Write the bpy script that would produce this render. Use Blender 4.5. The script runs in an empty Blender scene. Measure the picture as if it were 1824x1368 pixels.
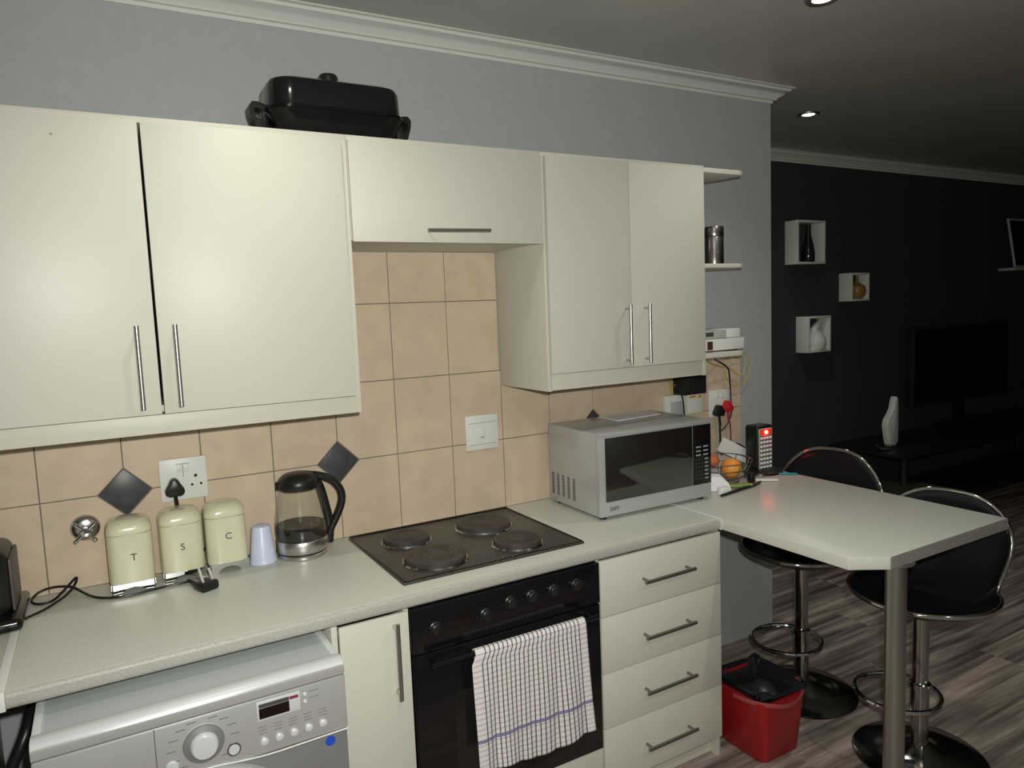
import bpy, bmesh, math, random
from mathutils import Vector, Matrix
PI = math.pi
random.seed(7)
S = bpy.context.scene
COL = S.collection

# ------------------------------------------------------------------ camera
cam_data = bpy.data.cameras.new('camera')
cam = bpy.data.objects.new('camera', cam_data); COL.objects.link(cam)
CP = Vector((0.16853, -2.24925, 1.52859))
CF = Vector((0.49206546, 0.86473136, -0.10055474))
CR = Vector((0.86645206, -0.49767192, -0.03979307))
CU = Vector((0.08445359, 0.06754507, 0.99413543))
m = Matrix((CR, CU, -CF)).transposed().to_4x4(); m.translation = CP
cam.matrix_world = m
cam_data.sensor_width = 36; cam_data.lens = 1286.65 / 1824 * 36
cam_data.clip_start = 0.02; cam_data.clip_end = 50
S.camera = cam
# ------------------------------------------------------------------ world, lamps, exposure
w = bpy.data.worlds.new('world'); S.world = w; w.use_nodes = True
w.node_tree.nodes['Background'].inputs[0].default_value = (0.55, 0.6, 0.65, 1)
w.node_tree.nodes['Background'].inputs[1].default_value = 0.01
S.view_settings.view_transform = 'Standard'; S.view_settings.look = 'None'
S.view_settings.gamma = 1; S.view_settings.exposure = 0.0
S.view_settings.use_curve_mapping = False
FLASH_W, DOWN_W = 121.0, 23.0
fl = bpy.data.lights.new('camera_flash', 'SPOT'); fl.energy = FLASH_W * 1.0
fl.spot_size = math.radians(152); fl.spot_blend = 1.0
fl.color = (1.0, 0.985, 0.93); fl.shadow_soft_size = 0.018
flo = bpy.data.objects.new('camera_flash', fl); COL.objects.link(flo)
fm = m.copy(); fm.translation = CP + CR * 0.045 + CU * 0.075 + CF * 0.01
flo.matrix_world = fm

# ------------------------------------------------------------------ helpers
def nn(nt, t, **k):
    n = nt.nodes.new(t)
    for a, b in k.items(): setattr(n, a, b)
    return n
def mat(name, col, rough=0.5, metal=0.0, bump=0.0, bscale=200, var=0.0, vscale=6, spec=0.5, coat=0.0, emis=None, estr=0.0, trans=0.0, ior=1.45, rvar=0.0, vstretch=(1, 1, 1), col2=None, thr=None):
    M = bpy.data.materials.new(name); M.use_nodes = True
    nt = M.node_tree; b = nt.nodes['Principled BSDF']
    b.inputs['Base Color'].default_value = (*col, 1)
    b.inputs['Roughness'].default_value = rough; b.inputs['Metallic'].default_value = metal
    b.inputs['Specular IOR Level'].default_value = spec
    b.inputs['Coat Weight'].default_value = coat; b.inputs['Coat Roughness'].default_value = 0.08
    b.inputs['Transmission Weight'].default_value = trans; b.inputs['IOR'].default_value = ior
    if emis:
        b.inputs['Emission Color'].default_value = (*emis, 1); b.inputs['Emission Strength'].default_value = estr
    tc = nn(nt, 'ShaderNodeTexCoord')
    geo = nn(nt, 'ShaderNodeNewGeometry')
    if var > 0 or col2:
        mp = nn(nt, 'ShaderNodeMapping'); mp.inputs['Scale'].default_value = vstretch
        nt.links.new(geo.outputs['Position'], mp.inputs[0])
        no = nn(nt, 'ShaderNodeTexNoise'); no.inputs['Scale'].default_value = vscale; no.inputs['Detail'].default_value = 5
        nt.links.new(mp.outputs[0], no.inputs['Vector'])
        cr = nn(nt, 'ShaderNodeValToRGB')
        c2 = col2 if col2 else tuple(c * (1 - var) for c in col)
        lo, hi = thr if thr else (0.3, 0.7)
        cr.color_ramp.elements[0].position = lo; cr.color_ramp.elements[1].position = hi
        cr.color_ramp.elements[0].color = (*c2, 1); cr.color_ramp.elements[1].color = (*col, 1)
        nt.links.new(no.outputs['Fac'], cr.inputs[0]); nt.links.new(cr.outputs[0], b.inputs['Base Color'])
    if bump > 0:
        n2 = nn(nt, 'ShaderNodeTexNoise'); n2.inputs['Scale'].default_value = bscale; n2.inputs['Detail'].default_value = 3
        mp2 = nn(nt, 'ShaderNodeMapping'); mp2.inputs['Scale'].default_value = vstretch
        nt.links.new(geo.outputs['Position'], mp2.inputs[0]); nt.links.new(mp2.outputs[0], n2.inputs['Vector'])
        bp = nn(nt, 'ShaderNodeBump'); bp.inputs['Strength'].default_value = bump; bp.inputs['Distance'].default_value = 0.002
        nt.links.new(n2.outputs['Fac'], bp.inputs['Height']); nt.links.new(bp.outputs[0], b.inputs['Normal'])
    return M

class MB:
    def __init__(s): s.bm = bmesh.new()
    def box(s, x0, x1, y0, y1, z0, z1, bev=0.0, seg=2):
        b = bmesh.new()
        bmesh.ops.create_cube(b, size=1)
        for v in b.verts:
            v.co = Vector((x0 + (v.co.x + .5) * (x1 - x0), y0 + (v.co.y + .5) * (y1 - y0), z0 + (v.co.z + .5) * (z1 - z0)))
        if bev > 0:
            bmesh.ops.bevel(b, geom=b.edges[:], offset=bev, segments=seg, affect='EDGES', profile=0.5)
        s.merge(b); return s
    def merge(s, b, M=None):
        if M is not None: bmesh.ops.transform(b, matrix=M, verts=b.verts)
        me = bpy.data.meshes.new('tmp'); b.to_mesh(me); b.free(); s.bm.from_mesh(me); bpy.data.meshes.remove(me)
        return s
    def cyl(s, p, q, r, r2=None, n=20):
        p, q = Vector(p), Vector(q); d = q - p
        b = bmesh.new()
        bmesh.ops.create_cone(b, cap_ends=True, segments=n, radius1=r, radius2=r if r2 is None else r2, depth=d.length)
        M = Matrix.Translation((p + q) / 2) @ d.to_track_quat('Z', 'Y').to_matrix().to_4x4()
        return s.merge(b, M)
    def sph(s, c, r, sc=(1, 1, 1), n=16):
        b = bmesh.new(); bmesh.ops.create_uvsphere(b, u_segments=n, v_segments=max(6, n // 2), radius=r)
        M = Matrix.Translation(c) @ Matrix.Diagonal((*sc, 1))
        return s.merge(b, M)
    def lathe(s, c, prof, n=32, axis='Z', close=False):
        # prof: (r, h) list
        b = bmesh.new(); rings = []
        for r, h in prof:
            if r < 1e-6: rings.append([b.verts.new((0, 0, h))])
            else: rings.append([b.verts.new((r * math.cos(2 * PI * i / n), r * math.sin(2 * PI * i / n), h)) for i in range(n)])
        for A, B in zip(rings, rings[1:]):
            for i in range(n):
                j = (i + 1) % n
                if len(A) == 1 and len(B) > 1: b.faces.new((A[0], B[i], B[j]))
                elif len(B) == 1 and len(A) > 1: b.faces.new((A[i], A[j], B[0]))
                elif len(A) > 1: b.faces.new((A[i], A[j], B[j], B[i]))
        bmesh.ops.recalc_face_normals(b, faces=b.faces)
        M = Matrix.Translation(c)
        if axis == 'Y': M = M @ Matrix.Rotation(PI / 2, 4, 'X')      # height grows towards -y
        return s.merge(b, M)
    def prism(s, poly, h0, h1, plane='XY', bev=0.0):
        b = bmesh.new()
        def P(u, v, h):
            return {'XY': (u, v, h), 'XZ': (u, h, v), 'YZ': (h, u, v)}[plane]
        A = [b.verts.new(P(u, v, h0)) for u, v in poly]; B = [b.verts.new(P(u, v, h1)) for u, v in poly]
        b.faces.new(A); b.faces.new(B[::-1])
        for i in range(len(poly)):
            j = (i + 1) % len(poly); b.faces.new((A[j], A[i], B[i], B[j]))
        bmesh.ops.recalc_face_normals(b, faces=b.faces)
        if bev > 0:
            bmesh.ops.bevel(b, geom=b.edges[:], offset=bev, segments=2, affect='EDGES', profile=0.5)
        return s.merge(b)
    def tube(s, pts, r, n=8, closed=False, smooth=0, ry=None):
        P = [Vector(p) for p in pts]
        for _ in range(smooth):
            Q = []
            L = len(P); rng = range(L) if closed else range(L - 1)
            if not closed: Q.append(P[0])
            for i in rng:
                a, c = P[i], P[(i + 1) % L]
                Q += [a * .75 + c * .25, a * .25 + c * .75]
            if not closed: Q.append(P[-1])
            P = Q
        b = bmesh.new(); rings = []; L = len(P); up = None
        for i in range(L):
            if closed: t = (P[(i + 1) % L] - P[i - 1])
            else: t = P[min(i + 1, L - 1)] - P[max(i - 1, 0)]
            if t.length < 1e-9: t = Vector((0, 0, 1))
            t.normalize()
            if up is None:
                up = Vector((0, 0, 1)) if abs(t.z) < .9 else Vector((1, 0, 0))
            u = (up - t * up.dot(t))
            if u.length < 1e-6: u = t.orthogonal()
            u.normalize(); v = t.cross(u); up = u
            rr = r(i / max(1, L - 1)) if callable(r) else r
            r2 = ry if ry else rr
            rings.append([b.verts.new(P[i] + u * (r2 * math.sin(2 * PI * k / n)) + v * (rr * math.cos(2 * PI * k / n))) for k in range(n)])
        rng = range(L) if closed else range(L - 1)
        for i in rng:
            A, B = rings[i], rings[(i + 1) % L]
            off = 0
            if closed and i == L - 1:
                off = min(range(n), key=lambda o: sum((A[k].co - B[(k + o) % n].co).length for k in range(n)))
            for k in range(n):
                b.faces.new((A[k], A[(k + 1) % n], B[(k + 1 + off) % n], B[(k + off) % n]))
        if not closed:
            b.faces.new(rings[0][::-1]); b.faces.new(rings[-1])
        bmesh.ops.recalc_face_normals(b, faces=b.faces)
        return s.merge(b)
    def grid(s, f, nu, nv, uv=True, closed_u=False):
        base = len(s.bm.verts)
        lay = s.bm.loops.layers.uv.verify() if uv else None
        V = [[s.bm.verts.new(f(i / nu, j / nv)) for j in range(nv + 1)] for i in range(nu + (0 if closed_u else 1))]
        for i in range(nu):
            i2 = (i + 1) % len(V)
            for j in range(nv):
                fc = s.bm.faces.new((V[i][j], V[i2][j], V[i2][j + 1], V[i][j + 1]))
                if lay:
                    for lp, (a, c) in zip(fc.loops, ((i, j), (i + 1, j), (i + 1, j + 1), (i, j + 1))):
                        lp[lay].uv = (a / nu, c / nv)
        return s

def shade(me, ang=40):
    for p in me.polygons: p.use_smooth = True
    try: me.set_sharp_from_angle(angle=math.radians(ang))
    except Exception: pass
def edge_faces(o, material, test):
    o.data.materials.append(material)
    for p in o.data.polygons:
        if test(p.normal): p.material_index = 1
def rootof(p):
    while p.parent is not None: p = p.parent
    return p
def obj(name, mb, material, parent=None, local=False, ang=40, off=None):
    me = bpy.data.meshes.new(name); mb.bm.to_mesh(me); mb.bm.free()
    o = bpy.data.objects.new(name, me); COL.objects.link(o)
    if material: me.materials.append(material)
    if parent is not None:
        o.parent = parent
        if not local:
            L = rootof(parent).location
            me.transform(Matrix.Translation(-L))
    elif not local:
        xs = [v.co for v in me.vertices]
        c = Vector(((min(v.x for v in xs) + max(v.x for v in xs)) / 2, (min(v.y for v in xs) + max(v.y for v in xs)) / 2, min(v.z for v in xs)))
        me.transform(Matrix.Translation(-c)); o.location = c
    shade(me, ang)
    return o
def thing(name, label, cat, loc, rotz=0, group=None):
    o = bpy.data.objects.new(name, None); COL.objects.link(o); o.empty_display_size = .05
    o.location = loc; o.rotation_euler = (0, 0, rotz); o['label'] = label; o['category'] = cat
    if group: o['group'] = group
    return o
def tag(o, label, cat, group=None):
    o['label'] = label; o['category'] = cat
    if group: o['group'] = group
    return o
def struct(name, mb, material, parent=None):
    o = obj(name, mb, material, parent)
    if parent is None: o['kind'] = 'structure'
    return o
def font_mesh(o, parent, loc, rot):
    dg = bpy.context.evaluated_depsgraph_get()
    me = bpy.data.meshes.new_from_object(o.evaluated_get(dg)); nm = o.name; c = o.data
    bpy.data.objects.remove(o); bpy.data.curves.remove(c); me.name = nm
    n = bpy.data.objects.new(nm.split('.')[0], me); COL.objects.link(n); n.parent = parent; n.location = loc; n.rotation_euler = rot
    return n
def text(name, s, size, loc, rot, material, parent, ext=0.0006, align='CENTER'):
    c = bpy.data.curves.new(name, 'FONT'); c.body = s; c.size = size; c.extrude = ext; c.align_x = align; c.align_y = 'CENTER'
    c.materials.append(material)
    o = bpy.data.objects.new(name, c); COL.objects.link(o)
    return font_mesh(o, parent, Vector(loc) - rootof(parent).location, rot)

# ------------------------------------------------------------------ materials
CREAM = mat('cream_melamine', (0.60, 0.595, 0.51), 0.42, bump=0.12, bscale=260, vstretch=(3, 3, .35), spec=0.45)
CREAMD = mat('cream_edge', (0.60, 0.59, 0.50), 0.45)
WALLB = mat('blue_grey_paint', (0.42, 0.44, 0.445), 0.75, bump=0.25, bscale=160, var=.06, vscale=30)
WHITEP = mat('white_paint', (0.68, 0.70, 0.64), 0.6)
CEIL = mat('ceiling_paint', (0.44, 0.44, 0.39), 0.30, var=.12, vscale=3, spec=0.4)
DARKW = mat('charcoal_paint', (0.048, 0.047, 0.050), 0.8, bump=0.3, bscale=140, spec=.25)
GROUT = mat('grout', (0.22, 0.19, 0.17), 0.9)
TILE = mat('beige_tile', (0.66, 0.535, 0.39), 0.38, var=.14, vscale=14, bump=.1, bscale=60, spec=.4)
TILED = mat('dark_tile', (0.07, 0.072, 0.078), 0.38, var=.3, vscale=40)
WORK = mat('speckled_laminate', (0.61, 0.63, 0.55), 0.34, col2=(0.56, 0.575, 0.50), vscale=420, thr=(.35, .6), spec=.45)
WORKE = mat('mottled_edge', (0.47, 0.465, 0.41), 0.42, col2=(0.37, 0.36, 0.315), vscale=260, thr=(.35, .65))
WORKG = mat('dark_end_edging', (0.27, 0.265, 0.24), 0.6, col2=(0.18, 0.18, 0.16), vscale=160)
STEEL = mat('brushed_steel', (0.58, 0.56, 0.54), 0.32, 1.0)
STEELD = mat('dark_brushed_steel', (0.30, 0.28, 0.27), 0.38, 1.0)
CHROME = mat('chrome', (0.72, 0.72, 0.72), 0.08, 1.0)
CHROMED = mat('smoky_chrome', (0.42, 0.42, 0.40), 0.16, 1.0)
BLACKG = mat('black_gloss', (0.006, 0.006, 0.007), 0.12, spec=.5)
BLACKP = mat('black_plastic', (0.012, 0.012, 0.012), 0.35)
BLACKM = mat('black_matt', (0.01, 0.01, 0.01), 0.65)
IRON = mat('cast_iron', (0.075, 0.062, 0.056), 0.5, var=.5, vscale=30, spec=.5)
HOBM = mat('speckled_enamel', (0.085, 0.078, 0.066), 0.32, col2=(0.02, 0.018, 0.016), vscale=330, thr=(.4, .65))
PLWH = mat('white_plastic', (0.74, 0.76, 0.70), 0.4)
PLGR = mat('grey_plastic', (0.45, 0.47, 0.46), 0.4)
SILV = mat('silver_paint', (0.50, 0.51, 0.50), 0.32, metal=.35)
SILVL = mat('light_silver_paint', (0.66, 0.70, 0.70), 0.35, metal=.15)
SILVT = mat('silver_top', (0.45, 0.48, 0.48), 0.4, metal=.1)
SILVD = mat('dark_silver', (0.25, 0.25, 0.25), 0.4, metal=.3)
CANC = mat('cream_enamel', (0.70, 0.69, 0.49), 0.22, coat=.4)
GLASS = mat('clear_glass', (0.96, 0.99, 0.97), 0.0, trans=1.0, ior=1.45)
def thin(name, tint, rough=0.0, ior=1.45):
    M = bpy.data.materials.new(name); M.use_nodes = True; nt = M.node_tree; nt.nodes.remove(nt.nodes['Principled BSDF'])
    out = nt.nodes['Material Output']; tr = nn(nt, 'ShaderNodeBsdfTransparent'); tr.inputs[0].default_value = (*tint, 1)
    gl = nn(nt, 'ShaderNodeBsdfGlossy'); gl.inputs['Roughness'].default_value = rough
    lw = nn(nt, 'ShaderNodeLayerWeight'); lw.inputs[0].default_value = .5
    pw_ = nn(nt, 'ShaderNodeMath', operation='POWER'); pw_.inputs[1].default_value = 4; nt.links.new(lw.outputs['Facing'], pw_.inputs[0])
    fr = nn(nt, 'ShaderNodeMath', operation='MULTIPLY_ADD'); fr.inputs[1].default_value = .6; fr.inputs[2].default_value = .03; nt.links.new(pw_.outputs[0], fr.inputs[0])
    mx = nn(nt, 'ShaderNodeMixShader'); nt.links.new(fr.outputs[0], mx.inputs[0]); nt.links.new(tr.outputs[0], mx.inputs[1]); nt.links.new(gl.outputs[0], mx.inputs[2]); nt.links.new(mx.outputs[0], out.inputs[0])
    return M
GLASSK = thin('thin_kettle_glass', (.982, .988, .982), .03)
WATERK = thin('kettle_water', (.95, .965, .93), .02, 1.25)
WATER = mat('water', (0.90, 0.95, 0.88), 0.0, trans=1.0, ior=1.33)
CUPM = mat('pale_blue_plastic', (0.62, 0.68, 0.86), 0.35)
REDP = mat('red_plastic', (0.34, 0.012, 0.014), 0.35)
PINKP = mat('clear_red_plastic', (0.30, 0.06, 0.06), 0.3)
REDPL = mat('red_plug', (0.55, 0.02, 0.03), 0.4)
PRINT = mat('print_grey', (0.06, 0.06, 0.06), 0.6)
PRINTL = mat('print_pale', (0.30, 0.31, 0.31), 0.6)
DISP = mat('display_dark', (0.012, 0.004, 0.004), 0.2)
PAPER = mat('paper', (0.86, 0.86, 0.84), 0.7)
YEL = mat('yellow_cable', (0.52, 0.45, 0.12), 0.5)
ORG = mat('orange_peel', (0.95, 0.45, 0.06), 0.45, bump=.3, bscale=300, col2=(0.85, 0.28, 0.04), vscale=20)
PEACH = mat('peach_skin', (0.60, 0.16, 0.07), 0.6)
GREEN = mat('green_plastic', (0.25, 0.42, 0.12), 0.5)
TEAL = mat('teal_plastic', (0.02, 0.30, 0.32), 0.5)
BLUE = mat('blue_sticker', (0.02, 0.08, 0.55), 0.3)
MWWIN = mat('microwave_window', (0.014, 0.012, 0.010), 0.06, spec=1.0, coat=1.0)
GOLD = mat('gourd_gold', (0.28, 0.17, 0.05), 0.35)
BOTT = mat('dark_bottle', (0.012, 0.016, 0.018), 0.12, spec=.7)
GREENG = mat('green_jar', (0.05, 0.12, 0.05), 0.2)
STOOLM = mat('black_shell', (0.008, 0.008, 0.010), 0.28, spec=.4)
OLIVE = mat('olive_fabric', (0.035, 0.035, 0.010), 0.9)
LEDR = mat('red_led', (0.9, 0.1, 0.05), 0.3, emis=(1.0, 0.03, 0.01), estr=90)
LEDW = mat('led_dome', (0.85, 0.88, 0.9), 0.12, spec=.9)
LEDP = mat('reflector', (0.42, 0.43, 0.40), 0.3)
LAMP = mat('lamp_glow', (1, 1, 1), 0.4, emis=(1.0, 0.97, 0.90), estr=30)
ORGP = mat('orange_print', (0.75, 0.25, 0.03), 0.6)

# laminate plank material: streaks along x, tone per plank
def plank_mat():
    M = bpy.data.materials.new('wood_laminate'); M.use_nodes = True; nt = M.node_tree; b = nt.nodes['Principled BSDF']
    geo = nn(nt, 'ShaderNodeNewGeometry'); oi = nn(nt, 'ShaderNodeObjectInfo')
    mp = nn(nt, 'ShaderNodeMapping'); mp.inputs['Scale'].default_value = (1.4, 26, 1)
    nt.links.new(geo.outputs['Position'], mp.inputs[0])
    add = nn(nt, 'ShaderNodeVectorMath', operation='ADD'); sc = nn(nt, 'ShaderNodeMath', operation='MULTIPLY'); sc.inputs[1].default_value = 37
    nt.links.new(oi.outputs['Random'], sc.inputs[0]); nt.links.new(mp.outputs[0], add.inputs[0]); nt.links.new(sc.outputs[0], add.inputs[1])
    no = nn(nt, 'ShaderNodeTexNoise'); no.inputs['Scale'].default_value = 1.0; no.inputs['Detail'].default_value = 4; no.inputs['Roughness'].default_value = .6
    nt.links.new(add.outputs[0], no.inputs['Vector'])
    cr = nn(nt, 'ShaderNodeValToRGB'); e = cr.color_ramp.elements
    e[0].position = .34; e[0].color = (0.12, 0.095, 0.082, 1); e[1].position = .66; e[1].color = (0.60, 0.50, 0.43, 1)
    k = e.new(.5); k.color = (0.31, 0.25, 0.21, 1)
    nt.links.new(no.outputs['Fac'], cr.inputs[0])
    mx = nn(nt, 'ShaderNodeMix', data_type='RGBA', blend_type='MULTIPLY'); mx.inputs[0].default_value = 1
    mr = nn(nt, 'ShaderNodeMapRange'); mr.inputs['To Min'].default_value = .78; mr.inputs['To Max'].default_value = 1.08
    nt.links.new(oi.outputs['Random'], mr.inputs[0]); nt.links.new(cr.outputs[0], mx.inputs[6]); nt.links.new(mr.outputs[0], mx.inputs[7])
    nt.links.new(mx.outputs[2], b.inputs['Base Color']); b.inputs['Roughness'].default_value = .5; b.inputs['Specular IOR Level'].default_value = .3
    return M
PLANK = plank_mat()
# tea towel check
def towel_mat():
    M = bpy.data.materials.new('checked_cotton'); M.use_nodes = True; nt = M.node_tree; b = nt.nodes['Principled BSDF']
    uv = nn(nt, 'ShaderNodeUVMap'); sp = nn(nt, 'ShaderNodeSeparateXYZ'); nt.links.new(uv.outputs[0], sp.inputs[0])
    def line(out, n, wd, lo=None, hi=None):
        a = nn(nt, 'ShaderNodeMath', operation='MULTIPLY'); a.inputs[1].default_value = n; nt.links.new(out, a.inputs[0])
        f = nn(nt, 'ShaderNodeMath', operation='FRACT'); nt.links.new(a.outputs[0], f.inputs[0])
        c = nn(nt, 'ShaderNodeMath', operation='LESS_THAN'); c.inputs[1].default_value = wd; nt.links.new(f.outputs[0], c.inputs[0])
        o = c.outputs[0]
        for op, lim in (('GREATER_THAN', lo), ('LESS_THAN', hi)):
            if lim is None: continue
            g = nn(nt, 'ShaderNodeMath', operation=op); g.inputs[1].default_value = lim; nt.links.new(out, g.inputs[0])
            h = nn(nt, 'ShaderNodeMath', operation='MULTIPLY'); nt.links.new(o, h.inputs[0]); nt.links.new(g.outputs[0], h.inputs[1]); o = h.outputs[0]
        return o
    def mixc(base, col, fac, st):
        x = nn(nt, 'ShaderNodeMix', data_type='RGBA'); x.inputs[7].default_value = (*col, 1)
        if isinstance(base, tuple): x.inputs[6].default_value = (*base, 1)
        else: nt.links.new(base, x.inputs[6])
        g = nn(nt, 'ShaderNodeMath', operation='MULTIPLY'); g.inputs[1].default_value = st
        nt.links.new(fac, g.inputs[0]); nt.links.new(g.outputs[0], x.inputs[0]); return x.outputs[2]
    h = line(sp.outputs[1], 36, .20)
    c = mixc((0.72, 0.70, 0.68), (0.30, 0.20, 0.24), h, .55)
    v = line(sp.outputs[0], 26, .26, .055, .95)
    c = mixc(c, (0.035, 0.03, 0.05), v, .85)
    band = line(sp.outputs[1], 1, 2.0, .806, .825)
    c = mixc(c, (0.17, 0.14, 0.30), band, .85)
    nt.links.new(c, b.inputs['Base Color']); b.inputs['Roughness'].default_value = .9; b.inputs['Specular IOR Level'].default_value = .1
    return M
TOWEL = towel_mat()

Z = 0.825; D = 0.577; T = 0.037; CZ = 2.44
# ================================================================== STRUCTURE
fb = MB().box(-1.9, 8.0, -3.3, 1.2, -0.1, -0.012); floor = struct('floor', fb, BLACKM)
# planks (laid along x)
pw, plen = 0.19, 1.25
base_me = {}
row = 0; y = -3.3 + 0.0
while y < 0.89:
    y1 = min(y + pw, 0.89)
    x = -1.8 + (-(row * 0.47) % plen) - plen
    xmax = 8.0
    while x < xmax:
        xa, xb = max(x, -1.9), min(x + plen, xmax)
        if xb - xa > .02 and not (xa < 2.8 and y > .0):
            xs = xa
            key = (round(xb - xa, 3), round(y1 - y, 3))
            if key not in base_me:
                q = MB().box(0, key[0] - .0015, 0, key[1] - .0015, -.012, 0, )
                me = bpy.data.meshes.new('plank'); q.bm.to_mesh(me); q.bm.free(); me.materials.append(PLANK); base_me[key] = me
            o = bpy.data.objects.new('plank', base_me[key]); COL.objects.link(o); o.parent = floor
            o.location = Vector((xa, y, 0)) - floor.location
        elif xb > 2.8 and y > 0:
            xa = 2.8; key = (round(xb - xa, 3), round(y1 - y, 3))
            if key not in base_me:
                q = MB().box(0, key[0] - .0015, 0, key[1] - .0015, -.012, 0)
                me = bpy.data.meshes.new('plank'); q.bm.to_mesh(me); q.bm.free(); me.materials.append(PLANK); base_me[key] = me
            o = bpy.data.objects.new('plank', base_me[key]); COL.objects.link(o); o.parent = floor
            o.location = Vector((xa, y, 0)) - floor.location
        x += plen
    y += pw; row += 1
struct('ceiling', MB().box(-1.9, 8.0, -3.3, 1.2, CZ, CZ + .1), CEIL)
wall = struct('wall_back', MB().box(-1.9, 2.803, 0, 0.99, 0, CZ), WALLB)
struct('wall_far', MB().box(2.803, 8.0, 0.8914, 0.99, 0, CZ), DARKW)
struct('wall_left', MB().box(-1.9, -1.8, -3.3, 0, 0, CZ), WALLB)
struct('wall_front', MB().box(-1.8, 8.0, -3.3, -3.2, 0, CZ), WALLB)
struct('wall_right', MB().box(7.9, 8.0, -3.2, 0.89, 0, CZ), DARKW)
# cornices: profile (out, z)
CPROF = [(0, CZ - .057), (.006, CZ - .057), (.008, CZ - .047), (.018, CZ - .045), (.022, CZ - .036), (.036, CZ - .028), (.046, CZ - .018), (.058, CZ - .014), (.062, CZ - .006), (.074, CZ - .004), (.074, CZ), (0, CZ)]
def cornice(path, closed=False):
    # path list of (x,y, nx,ny) corner points with outward (mitre) direction
    mb = MB(); b = mb.bm; rings = []
    for x, yy, nx, ny in path: rings.append([b.verts.new((x + o * nx, yy + o * ny, z)) for o, z in CPROF])
    n = len(CPROF)
    for A, B in zip(rings, rings[1:]):
        for i in range(n): b.faces.new((A[i], A[(i + 1) % n], B[(i + 1) % n], B[i]))
    b.faces.new(rings[0]); b.faces.new(rings[-1][::-1]); bmesh.ops.recalc_face_normals(b, faces=b.faces)
    return mb
struct('trim_1', cornice([(-1.8, 0, 0, -1), (2.803, 0, 1, -1), (2.803, .8914, 1, -1)]), WHITEP)
struct('trim_2', cornice([(2.88, .8914, 0, -1), (7.9, .8914, 0, -1)]), WHITEP)
# ------------------------------------------------ tiles (children of the wall)
G = 0.0014; ZR = [Z, 1.0724, 1.3205, 1.569, 1.75]
obj('grout_bed', MB().box(-1.2, 2.6, -.0015, .001, Z - .03, 1.3205), GROUT, wall)
obj('grout_bed', MB().box(.785, 1.397, -.0015, .001, 1.3205, 1.735), GROUT, wall)
DC = {1: .066, 4: .066, 9: .066}; hd = .066
def tile_poly(x0, x1, z0, z1, cuts):
    # cuts: dict corner -> size ('bl','br','tr','tl')
    pts = []
    def c(k, px, pz, a, bq):
        if k in cuts: pts.extend([a, bq])
        else: pts.append((px, pz))
    h = hd + .001
    c('bl', x0, z0, (x0, z0 + h), (x0 + h, z0)); c('br', x1, z0, (x1 - h, z0), (x1, z0 + h))
    c('tr', x1, z1, (x1, z1 - h), (x1 - h, z1)); c('tl', x0, z1, (x0 + h, z1), (x0, z1 - h))
    return pts
tile_me = {}
def put_tile(x0, x1, z0, z1, cuts=()):
    key = (round(x1 - x0, 4), round(z1 - z0, 4), tuple(sorted(cuts)))
    if key not in tile_me:
        q = MB().prism(tile_poly(G, x1 - x0 - G, G, z1 - z0 - G, cuts), -.006, -.0012, 'XZ', bev=.0009)
        me = bpy.data.meshes.new('tile'); q.bm.to_mesh(me); q.bm.free(); me.materials.append(TILE); tile_me[key] = me
    o = bpy.data.objects.new('tile', tile_me[key]); COL.objects.link(o); o.parent = wall
    o.location = Vector((x0, random.uniform(-.0004, .0004), z0)) - wall.location
    o.rotation_euler = (random.uniform(-.0012, .0012), 0, random.uniform(-.0012, .0012))
for i in range(-5, 13):
    x0 = i * .2; x1 = x0 + .2
    if x1 > 2.61: continue
    cu = []; cl = []
    if i in DC: cu.append('bl'); cl.append('tl')
    if i + 1 in DC: cu.append('br'); cl.append('tr')
    put_tile(x0, x1, ZR[0], ZR[1], cl); put_tile(x0, x1, ZR[1], ZR[2], cu)
for r in (2, 3):
    for x0, x1 in ((.785, 1.0), (1.0, 1.2), (1.2, 1.397)):
        put_tile(x0, x1, ZR[r], min(ZR[r + 1], 1.7345))
for i in DC:
    o = obj('diamond_tile', MB().prism([(i * .2 - hd + .001, ZR[1]), (i * .2, ZR[1] - hd + .001), (i * .2 + hd - .001, ZR[1]), (i * .2, ZR[1] + hd - .001)], -.0066, -.0012, 'XZ', bev=.0008), TILED, wall)
    o['label'] = 'dark grey diamond accent tile'
# ------------------------------------------------ downlights
def downlight(x, yy, label, power=1.0, cone=124):
    t = thing('ceiling_light', label, 'ceiling light', (x, yy, CZ - .006), group='recessed ceiling downlights')
    obj('rim', MB().lathe((x, yy, CZ), [(.029, 0), (.031, -.004), (.046, -.008), (.052, -.004), (.053, 0)], 28), STEELD, t)
    obj('bulb', MB().lathe((x, yy, CZ), [(0, -.007), (.018, -.0065), (.026, -.004), (.029, 0)], 24), LAMP, t)
    l = bpy.data.lights.new('downlight', 'SPOT'); l.energy = DOWN_W * power; l.spot_size = math.radians(cone); l.spot_blend = .75
    l.color = (1, .97, .9); l.shadow_soft_size = .035
    lo = bpy.data.objects.new('downlight_lamp', l); COL.objects.link(lo); lo.location = (x, yy, CZ - .02); lo.parent = None
downlight(2.1746, -.7343, 'lit recessed downlight above the peninsula, larger of the two', power=.5)
downlight(3.3166, .2062, 'lit recessed downlight over the far room, smaller of the two', power=.6)
downlight(.55, -.74, 'lit recessed downlight above the kitchen worktop and kettle', power=.62)
downlight(.55, -2.45, 'added fill light, modelled as a downlight, unseen behind the camera, left one', power=1.0, cone=150)  # out-of-view fill lamp, added to lift the ambient light
downlight(2.1746, -2.45, 'added fill light, modelled as a downlight, unseen behind the camera, right one', power=1.0, cone=150)  # second added fill lamp, also out of view

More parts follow.
